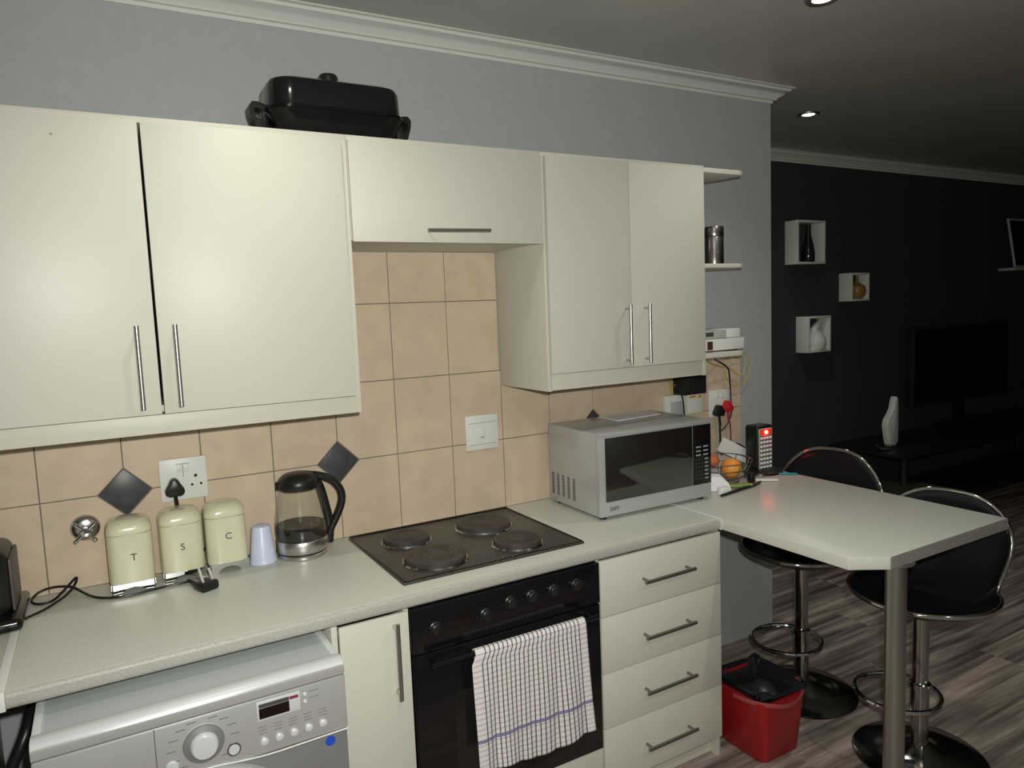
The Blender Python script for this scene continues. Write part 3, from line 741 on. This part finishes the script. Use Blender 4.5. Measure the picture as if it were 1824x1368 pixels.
obj('plug_body', loft([psec(0, .006, .006), psec(.18, .008, .007), psec(.35, .014, .010), psec(.62, .022, .0125), psec(.95, .025, .013), psec(1, .022, .010)]), BLACKP, pd)
for k_, x_ in ((.55, -.004), (.86, .012), (.86, -.014)):
    c_ = pb0.lerp(pb1, k_) + sd * x_; obj('pin', MB().cyl(c_ + upv * .010, c_ + upv * .046 + dv * .004 + sd * .010, .0034, n=8), mat('nickel_pin', (.75, .74, .70), .3, metal=.3) if k_ == .55 else bpy.data.materials['nickel_pin'], pd)
# ================================================================== ROASTER PAN
PY0, PY1 = -.300, -.085; pyc = (PY0 + PY1) / 2; phy = (PY1 - PY0) / 2; pxc = .790; phx = .186
t = thing('roasting_pan', 'black lidded electric roasting pan on top of the wall cabinets', 'pan', (pxc, pyc, ZT))
zz = ZT + .003
obj('pan_body', loft([rs3(pxc, pyc, phx - .05, phy - .03, .05, zz), rs3(pxc, pyc, phx - .02, phy - .012, .055, zz + .02), rs3(pxc, pyc, phx, phy, .06, zz + .055), rs3(pxc, pyc, phx + .004, phy + .004, .06, zz + .060)]), BLACKG, t)
ld = obj('lid', loft([rs3(pxc, pyc, phx + .002, phy + .002, .06, zz + .062), rs3(pxc, pyc, phx + .003, phy + .003, .06, zz + .068), rs3(pxc, pyc, phx - .004, phy - .004, .058, zz + .072), rs3(pxc, pyc, phx - .006, phy - .005, .058, zz + .128), rs3(pxc, pyc, phx - .012, phy - .011, .054, zz + .141), rs3(pxc, pyc, phx - .028, phy - .026, .045, zz + .148), rs3(pxc, pyc, phx - .09, phy - .07, .02, zz + .150)]), BLACKG, t)
obj('knob', MB().lathe((pxc - .002, pyc, zz + .150), [(0, 0), (.012, 0), (.012, .012), (.025, .016), (.027, .028), (.023, .036), (0, .038)], 24), BLACKP, ld)
def ear(outer, inner, y0, y1):
    mb = MB(); b = mb.bm; n = len(outer)
    R4 = [[b.verts.new((x_, yy_, z_)) for x_, z_ in L_] for yy_, L_ in ((y0, outer), (y0, inner), (y1, outer), (y1, inner))]
    for i in range(n):
        j = (i + 1) % n
        b.faces.new((R4[0][i], R4[0][j], R4[1][j], R4[1][i])); b.faces.new((R4[2][j], R4[2][i], R4[3][i], R4[3][j]))
        b.faces.new((R4[0][j], R4[0][i], R4[2][i], R4[2][j])); b.faces.new((R4[1][i], R4[1][j], R4[3][j], R4[3][i]))
    bmesh.ops.recalc_face_normals(b, faces=b.faces); bmesh.ops.bevel(b, geom=b.edges[:], offset=.0012, segments=1, affect='EDGES'); return mb
for s in (-1, 1):
    ou = [(.000, .008), (-.022, .010), (-.034, .028), (-.043, .058), (-.044, .076), (-.036, .087), (-.022, .087), (.004, .078)]
    cx_, cz_ = -.024, .060
    inn_ = [(cx_ + (x_ - cx_) * .42, cz_ + (z_ - cz_) * .36) for x_, z_ in ou]
    f_ = lambda L_: [(pxc + s * (phx - .004 - x_), zz + z_) for x_, z_ in L_]
    obj('handle', ear(f_(ou), f_(inn_), pyc - .034, pyc + .012), BLACKP, t)
for s in (-1, 1): obj('foot', MB().box(pxc + s * .12 - .012, pxc + s * .12 + .012, pyc - .05, pyc + .05, ZT, zz + .003), BLACKP, t)
# ================================================================== MICROWAVE
MX, MY, RZ = 1.554, -.3685, math.radians(-1.2)
t = thing('microwave', 'silver microwave oven with black glass door at the right end of the worktop', 'microwave', (MX, MY, Z), RZ)
def lobj(name, mb, m, p): return obj(name, mb, m, p, local=True)
W_, DP, H0, H1 = .490, .318, .012, .292
lobj('casing', MB().box(.002, W_ - .002, .022, DP, H0, H1, .003), SILV, t)
fr = lobj('front_frame', MB().box(0, W_, 0, .022, H0, H1 - .001, .004).box(.0, W_, -.002, .010, H1 - .012, H1 + .001, .003), SILV, t)
for a in (.03, W_ - .03):
    for c_ in (.03, DP - .03): lobj('foot', MB().cyl((a, c_, 0), (a, c_, H0 + .001), .013, n=14), BLACKP, t)
dr = lobj('door_window', MB().box(.024, .400, -.003, .004, .062, H1 - .016, .0015), MWWIN, t)
cp = lobj('control_panel', MB().box(.4035, .486, -.003, .004, .062, H1 - .016, .0015), BLACKG, t)
for r_ in range(3):
    for c_ in range(2): lobj('key', MB().box(.415 + c_ * .034, .438 + c_ * .034, -.0042, -.002, .195 - r_ * .0145, .2005 - r_ * .0145, .0006), PRINTL, cp)
for r_ in range(6): lobj('key', MB().box(.456, .472, -.0042, -.002, .150 - r_ * .0140, .1555 - r_ * .0140, .0006), PRINTL, cp)
kk = MB()
for r_ in range(6):
    for c_ in range(3): kk.box(.413 + c_ * .013, .419 + c_ * .013, -.0035, -.002, .151 - r_ * .014, .1545 - r_ * .014)
mo = lobj('small_keys', kk, PRINT, cp)
lobj('display', MB().box(.414, .474, -.0036, -.002, .228, .256), DISP, cp)
vt = MB()
for c_ in range(5):
    for r_ in range(12): 
        y0_ = .150 + c_ * .034; z0_ = .040 + r_ * .0066 - c_ * .0
        vt.box(.0012, .0035, y0_, y0_ + .014, z0_, z0_ + .0028)
vo = lobj('vent_slots', vt, BLACKM, t); vo['kind'] = 'stuff'
tx = bpy.data.curves.new('logo', 'FONT'); tx.body = 'DEFY'; tx.size = .017; tx.extrude = .0005; tx.align_x = 'CENTER'; tx.align_y = 'CENTER'; tx.materials.append(PRINT)
to = bpy.data.objects.new('logo', tx); COL.objects.link(to); font_mesh(to, t, (.058, -.0008, .036), (PI / 2, 0, 0))
# papers on the microwave
pp = obj('paper_sheet', MB().prism([(1.768, -.196), (1.983, -.180), (2.035, -.072), (1.775, -.072)], Z + H1 + .001, Z + H1 + .004, 'XY'), PAPER)
tag(pp, 'loose white papers lying on top of the microwave', 'paper')
# ================================================================== WALL BOXES RIGHT
t = thing('router_power_box', 'black box hanging under the end of the wall cabinet', 'electrical box', (2.31, -.04, 1.158))
obj('case', MB().box(2.205, 2.332, -.070, -.007, 1.160, 1.240, .003), BLACKM, t)
obj('lead', MB().tube([(2.206, -.05, 1.21), (2.185, -.05, 1.212), (2.175, -.045, 1.195), (2.185, -.045, 1.18), (2.212, -.045, 1.17), (2.222, -.05, 1.14), (2.228, -.05, 1.05), (2.236, -.05, 1.0)], .003, 6, smooth=2), BLACKP, t)
yp = obj('note', MB().prism([(2.168, 1.245), (2.215, 1.25), (2.23, 1.165), (2.195, 1.158)], -.009, -.007, 'XZ'), mat('yellow_card', (.55, .42, .16), .7))
tag(yp, 'small yellowish card stuck on the tiles beside the black box', 'note')
t = thing('wall_socket', 'white surface-mounted box with a grey flap behind the microwave', 'wall socket', (2.207, -.006, 1.060), group='white wall sockets')
obj('face_plate', MB().box(2.147, 2.262, -.032, -.0065, 1.060, 1.160, .004), PLWH, t)
obj('flap', MB().box(2.168, 2.235, -.038, -.030, 1.062, 1.132, .003), PLGR, t)
t = thing('wall_socket', 'white plate with an orange mark just below the black box', 'wall socket', (2.312, -.006, 1.070), group='white wall sockets')
obj('face_plate', MB().box(2.266, 2.362, -.020, -.0065, 1.072, 1.158, .003), PLWH, t)
obj('orange_mark', MB().box(2.283, 2.318, -.0208, -.0195, 1.138, 1.146).box(2.334, 2.350, -.0208, -.0195, 1.134, 1.146), ORGP, t)
t = thing('wall_socket', 'white wall socket holding the red and black plugs', 'wall socket', (2.463, -.006, 1.042), group='white wall sockets')
obj('face_plate', MB().box(2.402, 2.526, -.016, -.0065, 1.042, 1.157, .003), PLWH, t)
obj('rocker_switch', MB().box(2.44, 2.452, -.0185, -.0155, 1.122, 1.142, .001).box(2.468, 2.480, -.0185, -.0155, 1.122, 1.142, .001), PLWH, t)
pa = plug3('plug', 'black plug in the socket to the right of the microwave', 2.438, 1.068, -.0165, BLACKP, .95)
obj('cable', MB().tube([(2.441, -.036, 1.01), (2.441, -.036, .99), (2.437, -.04, .93), (2.428, -.06, .87), (2.40, -.09, .832), (2.36, -.10, .830)], .004, 8, smooth=2), BLACKP, pa)
pb = plug3('plug', 'red plug beside the black one in the far right socket', 2.490, 1.082, -.0165, REDPL, .95)
obj('cable', MB().tube([(2.494, -.036, 1.03), (2.500, -.04, 1.0), (2.500, -.04, .93), (2.49, -.05, .87), (2.47, -.08, .834), (2.45, -.10, .830)], .0025, 8, smooth=2), mat('dark_red_cable', (.12, .02, .02), .5), pb)
# cables below the lowest shelf
cb = obj('twin_cable', MB().tube([(2.300, -.15, 1.324), (2.33, -.12, 1.30), (2.42, -.05, 1.285), (2.47, -.06, 1.255), (2.49, -.045, 1.22), (2.505, -.035, 1.18), (2.512, -.03, 1.14), (2.514, -.03, 1.09), (2.505, -.04, 1.04), (2.465, -.045, 1.0), (2.446, -.04, .985)], .0032, 8, smooth=2), BLACKP)
tag(cb, 'black twin cable dropping from the lowest end shelf to the sockets', 'cable')
cb = obj('patch_cable', MB().tube([(2.27, -.12, 1.327), (2.34, -.07, 1.285), (2.43, -.05, 1.262), (2.52, -.03, 1.245), (2.575, -.03, 1.20), (2.60, -.03, 1.235), (2.60, -.03, 1.28), (2.56, -.03, 1.305), (2.50, -.03, 1.285), (2.475, -.03, 1.23), (2.51, -.03, 1.175), (2.57, -.03, 1.165), (2.625, -.03, 1.20), (2.64, -.03, 1.26), (2.60, -.03, 1.315), (2.52, -.03, 1.335), (2.40, -.06, 1.333), (2.30, -.12, 1.326)], .0026, 7, smooth=2), YEL)
tag(cb, 'coiled yellow network cable hanging on the wall under the end shelves', 'cable')
cb = obj('charging_cable', MB().tube([(2.40, -.11, .905), (2.44, -.08, .925), (2.50, -.07, .93), (2.53, -.09, .91), (2.535, -.12, .89), (2.51, -.155, .87), (2.500, -.155, .860)], .003, 7, smooth=2), BLACKP)
tag(cb, 'thin black charging cord curling behind the fruit basket to the lantern', 'cable')
# ================================================================== SHELF ITEMS
def can(cx, cy, zb_, r, h, m, label, band=True):
    t = thing('storage_tin', label, 'canister', (cx, cy, zb_))
    obj('tin_body', MB().lathe((cx, cy, zb_), [(0, 0), (r, 0), (r, h * .74), (r * .97, h * .75), (0, h * .75)], 32), m, t)
    obj('lid', MB().lathe((cx, cy, zb_), [(0, h * .76), (r, h * .76), (r * 1.01, h * .78), (r * 1.01, h * .98), (r * .95, h), (0, h)], 32), m, t)
    obj('seal', MB().lathe((cx, cy, zb_), [(0, h * .745), (r * 1.015, h * .745), (r * 1.015, h * .765), (0, h * .765)], 32), BLACKP, t)
STC = mat('polished_steel', (.55, .52, .53), .22, 1.0)
can(2.327, -.18, 1.672, .0355, .145, STC, 'shiny steel storage tin, front one on the middle end shelf') if False else can(2.268, -.185, 1.672, .0355, .148, STC, 'shiny steel storage tin at the outer end of the middle end shelf')
can(2.175, -.155, 1.672, .033, .166, STEELD, 'taller dull steel tin half hidden by the wall cabinet edge')
c = obj('glass_jar', MB().lathe((2.245, -.085, 1.672), [(0, 0), (.03, 0), (.032, .004), (.032, .10), (.026, .115), (.026, .13), (0, .13)], 24), GREENG)
tag(c, 'green glass jar between the two steel tins on the middle shelf', 'jar')
t = thing('router', 'white router box lying on the lowest end shelf', 'router', (2.24, -.17, 1.343))
obj('case', MB().box(2.150, 2.345, -.262, -.06, 1.348, 1.392, .004), PLWH, t)
obj('foot', MB().box(2.165, 2.182, -.25, -.08, 1.343, 1.349), BLACKP, t); obj('foot', MB().box(2.30, 2.318, -.25, -.08, 1.343, 1.349), BLACKP, t)
obj('port', MB().box(2.1495, 2.175, -.2635, -.2615, 1.352, 1.384), mat('port_dark', (.06, .02, .03), .5), t)
t = thing('modem', 'smaller grey and white modem box stacked on the router', 'modem', (2.25, -.16, 1.392))
obj('case', MB().box(2.155, 2.27, -.245, -.08, 1.3935, 1.424, .002), PLGR, t)
obj('cover', MB().box(2.265, 2.338, -.247, -.08, 1.3935, 1.4275, .003), PLWH, t)
obj('panel', MB().box(2.156, 2.197, -.2465, -.244, 1.401, 1.418, .0005), mat('panel_green', (.06, .08, .05), .5), t)
# ================================================================== FAR END CLUTTER ON PENINSULA
t = thing('lantern', 'black rechargeable lantern with columns of white LEDs and one red light', 'lantern', (2.508, -.19, Z))
obj('stand', loft([[(2.508 + .085 * math.cos(a), -.205 + .075 * math.sin(a), Z) for a in [2 * PI * k / 28 for k in range(28)]], [(2.508 + .083 * math.cos(a), -.205 + .073 * math.sin(a), Z + .008) for a in [2 * PI * k / 28 for k in range(28)]], [(2.508 + .045 * math.cos(a), -.19 + .032 * math.sin(a), Z + .022) for a in [2 * PI * k / 28 for k in range(28)]]]), BLACKP, t)
obj('housing', MB().box(2.463, 2.552, -.219, -.153, Z + .018, 1.022, .008, 3), BLACKP, t)
pn = obj('reflector_panel', MB().box(2.4695, 2.546, -.2225, -.217, .842, 1.010, .002), LEDP, t)
for r_ in range(9):
    z_ = .990 - r_ * .0172
    if r_ == 0: continue
    for c_ in range(4): obj('led', MB().sph((2.481 + c_ * .0178, -.2235, z_ - .002), .0055, (1, .7, 1), 10), LEDW, pn)
    obj('divider', MB().box(2.471, 2.5445, -.2265, -.2215, z_ + .0055, z_ + .0085, .0005), mat('divider', (.10, .09, .09), .4) if r_ == 1 else bpy.data.materials['divider'], pn)
obj('red_light', MB().sph((2.508, -.224, .994), .0085, (1.2, .6, .9), 14), LEDR, pn)
obj('red_diffuser', MB().box(2.474, 2.542, -.2238, -.2215, .984, 1.006, .001), mat('red_lens', (.5, .02, .02), .25, emis=(1, .02, .01), estr=.35), pn)
rl = bpy.data.lights.new('red_glow', 'POINT'); rl.energy = .03; rl.color = (1, .05, .03); rl.shadow_soft_size = .006
ro = bpy.data.objects.new('red_glow', rl); COL.objects.link(ro); ro.location = (2.508, -.240, .994)
# basket
bx, by = 2.262, -.205
t = thing('wire_basket', 'dark wire fruit basket between the microwave and the lantern', 'basket', (bx, by, Z))
mb = MB()
def ringp(r, z, n=28, sx=1.0): return [(bx + r * sx * math.cos(2 * PI * k / n), by + r * math.sin(2 * PI * k / n), z) for k in range(n)]
for r, z in ((.075, Z + .004), (.095, Z + .030), (.112, Z + .058), (.124, Z + .088)): mb.tube(ringp(r, z), .0018, 6, closed=True)
for k in range(10):
    a = 2 * PI * k / 10 + .2; ca, sa = math.cos(a), math.sin(a)
    mb.tube([(bx + .002 * ca, by + .002 * sa, Z + .003), (bx + .075 * ca, by + .075 * sa, Z + .004), (bx + .095 * ca, by + .095 * sa, Z + .03), (bx + .112 * ca, by + .112 * sa, Z + .058), (bx + .124 * ca, by + .124 * sa, Z + .088)], .0015, 5)
obj('wire_frame', mb, STEELD, t)
o = obj('orange', MB().sph((2.302, -.228, Z + .050), .041, (1, 1, .95), 24), ORG); tag(o, 'orange in the wire basket beside the microwave', 'fruit')
o = obj('peach', MB().sph((2.262, -.165, Z + .075), .030, (1, 1, .9), 20), PEACH); tag(o, 'reddish brown fruit half hidden behind the orange', 'fruit')
o = obj('letter_envelope', MB().prism([(2.335, .925), (2.372, .975), (2.545, .890), (2.50, .850)], -.125, -.119, 'XZ'), PAPER); tag(o, 'white folded envelope propped slanting behind the basket', 'paper')
o.rotation_euler = (.0, 0, 0)
o = obj('paper_packet', MB().prism([(2.29, .870), (2.31, .918), (2.50, .86), (2.46, .828), (2.30, .828)], -.112, -.098, 'XZ'), mat('off_white_card', (.55, .50, .46), .8)); tag(o, 'off-white paper packet leaning between basket and lantern', 'paper')
o = obj('paper_napkin', loft([[(2.105, -.30, Z + .001), (2.185, -.34, Z + .001), (2.20, -.29, Z + .001), (2.12, -.255, Z + .001)], [(2.11, -.298, Z + .03), (2.182, -.33, Z + .026), (2.19, -.285, Z + .035), (2.122, -.26, Z + .04)], [(2.122, -.292, Z + .052), (2.168, -.312, Z + .048), (2.178, -.285, Z + .055), (2.13, -.268, Z + .06)]]), PAPER); tag(o, 'crumpled white tissue next to the microwave corner', 'tissue')
o = obj('card', MB().box(2.098, 2.142, -.372, -.352, Z + .001, Z + .028, .002), PAPER); tag(o, 'small white carton at the front right corner of the microwave', 'carton')
o = obj('knife_sleeve', MB().prism([(2.17, -.318), (2.275, -.362), (2.292, -.345), (2.20, -.292)], Z + .008, Z + .014, 'XY', bev=.002), GREEN); tag(o, 'pale green plastic strip lying below the fruit basket', 'utensil')
o = obj('scissors', MB().tube([(2.085, -.385, Z + .006), (2.16, -.372, Z + .006), (2.21, -.362, Z + .007), (2.30, -.35, Z + .007), (2.352, -.330, Z + .006)], lambda k: .004 + .005 * math.sin(PI * k), 8, smooth=1, ry=.005), BLACKP); tag(o, 'long black utensil lying on the counter in front of the green strip', 'utensil')
o = obj('adapter', MB().box(2.318, 2.345, -.315, -.292, Z + .001, Z + .040, .006, 3).tube([(2.318, -.305, Z + .03), (2.30, -.305, Z + .038), (2.295, -.305, Z + .024)], .005, 7), BLACKP); tag(o, 'small black adapter standing beside the orange', 'adapter')
o = obj('white_strip', MB().box(-.045, .045, -.011, .011, 0, .008, .002), PLWH); o.location = (2.398, -.318, Z + .001); o.rotation_euler = (0, 0, math.radians(-38)); tag(o, 'white plastic strip lying in front of the black lantern', 'power strip')
o = obj('teal_comb', MB().box(-.036, .036, -.008, .008, 0, .006, .002), TEAL); o.location = (2.568, -.290, Z + .001) ; o.location = (2.545, -.300, Z + .001); o.rotation_euler = (0, 0, math.radians(-40)); tag(o, 'flat teal item lying at the far edge of the peninsula', 'comb')

# ================================================================== BAR STOOLS
def stool(px, py, yaw, zf, rise, label, sx=.225, sy=.215, back=.22, ex=2.0, fa=.55, fb=.36, wd=.6):
    t = thing('bar_stool', label, 'stool', (px, py, 0), group='black chrome-rimmed bar stools')
    ca, sa = math.cos(yaw), math.sin(yaw)
    def W(u, v, z): return (px + u * ca - v * sa, py + u * sa + v * ca, z)
    def sup(th, e=ex):
        c, s = math.cos(th), math.sin(th)
        k = (abs(c) ** e + abs(s) ** e) ** (-1 / e); return c * k, s * k
    def rim(th):
        cu, cv = sup(th)
        f = min(1, max(0, (math.cos(th) - fa) / fb)); f = f * f * f * (f * (6 * f - 15) + 10)
        u = cu * (back if cu > 0 else sx) + .02 * f * cu; v = cv * sy * (1 + wd * f)
        return u, v, zf + rise * f * (1 - .18 * (abs(v) / (sy * .75)) ** 3)
    NB = 96; zb_ = zf - .055
    rings = []
    for s in (1, .97, .9, .8, .66, .48, .28, .08):
        R_ = []
        for k in range(NB):
            u, v, z = rim(2 * PI * k / NB)
            hgt = s ** 3.4 if z > zf + .05 else s ** 2.4
            uu = u * (s ** .55 if z > zf + .05 else s ** .8); vv = v * (s ** .6)
            R_.append(W(uu, vv, zb_ + (z - zb_) * hgt))
        rings.append(R_)
    sh = obj('seat_shell', loft(rings, cap0=False), STOOLM, t, ang=80)
    so = sh.modifiers.new('thick', 'SOLIDIFY'); so.thickness = .010; so.offset = 0
    obj('chrome_rim', MB().tube([W(*rim(2 * PI * k / NB)) for k in range(NB)], .0075, 10, closed=True), CHROME, t)
    obj('seat_mount', MB().lathe((px, py, zb_ - .035), [(0, 0), (.03, 0), (.05, .012), (.10, .026), (.10, .032), (0, .032)], 28), BLACKP, t)
    po = obj('pole', MB().cyl((px, py, .02), (px, py, .25), .0275, n=28).cyl((px, py, .25), (px, py, zb_ - .03), .0245, n=24), CHROMED, t)
    obj('pole_collar', MB().lathe((px, py, .24), [(.0245, 0), (.032, 0), (.032, .018), (.028, .022), (.0245, .022)], 24), CHROMED, po)
    ob = obj('base', MB().lathe((px, py, 0), [(0, 0), (.200, 0), (.203, .004), (.195, .010), (.12, .022), (.06, .030), (.034, .048), (0, .048)], 56), CHROMED, t)
    return t, W
s1, W1 = stool(2.445, -.445, math.radians(10), .590, .335, 'black bar stool nearer the kitchen wall, its chrome back hoop higher', sx=.235, back=.235, wd=.85)
obj('footrest', MB().tube([W1(-.11 + .125 * math.cos(a), .0 + .125 * math.sin(a), .25) for a in [2 * PI * k / 32 for k in range(32)]], .0075, 8, closed=True), CHROME, s1)
s2, W2 = stool(2.425, -.925, math.radians(9), .575, .285, 'black bar stool at the free end of the peninsula behind the steel leg', sx=.225, sy=.215, back=.205, wd=.62)
obj('footrest', MB().tube([W2(-.10 + .125 * math.cos(a), .03 + .125 * math.sin(a), .25) for a in [2 * PI * k / 32 for k in range(32)]], .0075, 8, closed=True), CHROME, s2)

# ================================================================== BUCKET
bcx, bcy = 2.045, -.585
t = thing('bucket', 'red square plastic bucket beside the drawers, lined with a black bag', 'bucket', (bcx, bcy, 0))
obj('bucket_body', loft([rs3(bcx, bcy, .085, .095, .03, .001), rs3(bcx, bcy, .092, .103, .032, .01), rs3(bcx, bcy, .108, .118, .035, .20), rs3(bcx, bcy, .113, .123, .036, .215), rs3(bcx, bcy, .113, .123, .036, .222), rs3(bcx, bcy, .105, .115, .033, .222), rs3(bcx, bcy, .086, .094, .028, .02)], cap1=True), REDP, t)
obj('handle', MB().tube([(bcx - .118, bcy, .210), (bcx - .118, bcy - .07, .218), (bcx - .09, bcy - .128, .222), (bcx - .02, bcy - .145, .205), (bcx + .05, bcy - .140, .215), (bcx + .105, bcy - .10, .232), (bcx + .12, bcy - .03, .235), (bcx + .118, bcy + .02, .210)], .005, 8, smooth=2, ry=.008), PINKP, t)
rings = []
random.seed(3)
for r_, z_, j in ((.78, .06, .0), (.84, .15, .006), (.90, .205, .007), (.955, .235, .009), (1.0, .246, .011), (1.02, .240, .010)):
    rr = []
    for i_, (x_, y_, zq) in enumerate(rs3(bcx, bcy, .108 * r_, .118 * r_, .033, z_)):
        rr.append((x_ + random.uniform(-j, j), y_ + random.uniform(-j, j), zq + random.uniform(-j, j)))
    rings.append(rr)
bg = obj('bin_bag', loft(rings, cap0=False, cap1=False), mat('bag_film', (.012, .012, .014), .25, spec=.6, bump=.8, bscale=40))
tag(bg, 'black plastic bag folded over the rim of the red bucket', 'bag')
dk = MB(); 
for k in range(7):
    a = k * 1.1; dk.sph((bcx + .045 * math.cos(a), bcy + .05 * math.sin(a), .16 + .02 * math.sin(3 * a)), .04, (1, 1.1, .8), 10)
o = obj('rubbish', dk, mat('rubbish_dark', (.03, .03, .032), .4)); o['kind'] = 'stuff'; o['label'] = 'dark crumpled rubbish inside the red bucket'; o['category'] = 'rubbish'
# ================================================================== FAR WALL
YW = .8914
def cube_shelf(x0, x1, z0, z1, d, label):
    th = .013; t = thing('cube_shelf', label, 'wall shelf', ((x0 + x1) / 2, YW, z0), group='white cube shelves on the dark wall')
    for nm, bx_ in (('side_panel', (x0, x0 + th, z0, z1)), ('side_panel', (x1 - th, x1, z0, z1)), ('top_panel', (x0 + th, x1 - th, z1 - th, z1)), ('bottom_panel', (x0 + th, x1 - th, z0, z0 + th))):
        obj(nm, MB().box(bx_[0], bx_[1], YW - d, YW - .001, bx_[2], bx_[3], .001), PLWH, t)
cube_shelf(3.972, 4.236, 1.748, 2.018, .098, 'largest white cube shelf, high on the dark wall, with the dark bottle')
cube_shelf(4.503, 4.690, 1.503, 1.689, .098, 'smallest white cube shelf with the gold gourd vase')
cube_shelf(4.075, 4.292, 1.187, 1.418, .098, 'lowest white cube shelf with the white figurine')
yc = YW - .055
c = obj('bottle', MB().lathe((4.125, yc, 1.761), [(0, 0), (.036, 0), (.040, .01), (.040, .06), (.034, .10), (.018, .17), (.014, .20), (.014, .235), (0, .235)], 28), BOTT); tag(c, 'tall dark tapering bottle in the largest cube shelf', 'bottle')
c = obj('gourd_vase', MB().lathe((4.617, yc, 1.516), [(0, 0), (.03, 0), (.052, .025), (.058, .052), (.050, .085), (.020, .107), (.011, .118), (.011, .155), (0, .155)], 28), GOLD); tag(c, 'round gold gourd vase with thin neck in the smallest cube shelf', 'vase')
mb = MB().tube([(4.19, yc, 1.202), (4.185, yc, 1.25), (4.20, yc, 1.295), (4.175, yc, 1.325), (4.20, yc, 1.352), (4.235, yc, 1.375), (4.25, yc, 1.392)], lambda k: .034 * (1 - k) ** 1.2 + .012, 12, smooth=2)
mb.lathe((4.195, yc - .005, 1.205), [(0, 0), (.05, 0), (.062, .03), (.060, .07), (.040, .105), (.02, .12), (0, .125)], 24)
mb.tube([(4.155, yc, 1.318), (4.20, yc, 1.335), (4.24, yc, 1.365)], .012, 8, smooth=1).box(4.13, 4.24, yc - .035, yc + .035, 1.2, 1.212, .003)
c = obj('figurine', mb, PLWH); tag(c, 'white curved figurine in the lowest cube shelf', 'figurine')
# right ledge with leaning frame
t = thing('wall_ledge', 'narrow white ledge on the dark wall at the right edge', 'wall shelf', (6.8, YW, 1.70))
obj('board', MB().box(6.49, 7.1, YW - .12, YW - .001, 1.690, 1.712, .002), PLGR, t)
t = thing('picture_frame', 'thin pale picture frame leaning on the white ledge', 'picture frame', (6.8, YW - .05, 1.713))
fx0, fx1, fy0, fy1, fz0, fz1 = 6.57, 7.0, YW - .085, YW - .025, 1.722, 2.10
mb = MB()
for p, q_ in (((fx0, fy0, fz0), (fx0, fy1, fz1)), ((fx1, fy0, fz0), (fx1, fy1, fz1)), ((fx0, fy0, fz0), (fx1, fy0, fz0)), ((fx0, fy1, fz1), (fx1, fy1, fz1))): mb.cyl(p, q_, .010, n=8)
obj('moulding', mb, PLGR, t)
b = MB(); vs = [b.bm.verts.new(v) for v in ((fx0, fy0, fz0), (fx1, fy0, fz0), (fx1, fy1, fz1), (fx0, fy1, fz1))]; fc = b.bm.faces.new(vs); bmesh.ops.solidify(b.bm, geom=[fc], thickness=.004)
obj('picture', b, BLACKM, t)
# tv, its stand, ornament
t = thing('television', 'black flat television on the dark far wall, barely visible', 'television', (5.9, YW - .08, .90))
obj('casing', MB().box(5.22, 6.50, YW - .09, YW - .03, .72, 1.285, .006), BLACKM, t)
obj('screen', MB().box(5.235, 6.485, YW - .093, YW - .088, .745, 1.272, .001), BLACKG, t)
obj('stand', MB().box(5.6, 6.1, YW - .22, YW - .02, .552, .566, .003).box(5.8, 5.9, YW - .08, YW - .05, .56, .73), BLACKG, t)
t = thing('tv_bench', 'low black bench with chrome studs under the television', 'tv bench', (5.4, .60, 0))
obj('top', MB().box(4.36, 6.8, .33, .87, .53, .552, .004), BLACKP, t)
for x_ in (4.42, 6.74):
    for y_ in (.37, .83): obj('leg', MB().cyl((x_, y_, 0), (x_, y_, .53), .02, n=16), BLACKM, t)
obj('lower_shelf', MB().box(4.40, 6.76, .35, .85, .18, .20, .003), BLACKM, t)
# ornament: pale wing-like sail
pl = [(4.535, .553), (4.515, .62), (4.498, .70), (4.512, .745), (4.545, .775), (4.568, .81), (4.582, .86), (4.595, .885), (4.612, .87), (4.618, .80), (4.618, .66), (4.618, .585), (4.58, .562)]
o = obj('ornament', MB().prism(pl, .53, .575, 'XZ', bev=.008), PLWH); tag(o, 'pale sail-shaped ornament standing at the left end of the black bench', 'ornament')
t = thing('glass_bowl', 'small shallow glass dish catching the flash beside the pale ornament', 'bowl', (4.43, .50, .552))
obj('dish', MB().lathe((4.43, .50, .552), [(0, 0), (.025, 0), (.05, .02), (.062, .035), (.060, .036), (.048, .023), (.022, .004), (0, .004)], 28), GLASS, t)
# ottoman
t = thing('ottoman', 'low olive upholstered ottoman glimpsed between the two bar stools', 'ottoman', (4.35, .30, 0))
obj('cushion', MB().box(4.02, 4.62, .05, .56, .10, .36, .06, 4), OLIVE, t)
lm = MB()
for x_ in (4.09, 4.55):
    for y_ in (.12, .49): obj('leg', MB().cyl((x_, y_, 0), (x_, y_, .11), .018, n=12), BLACKP, t)
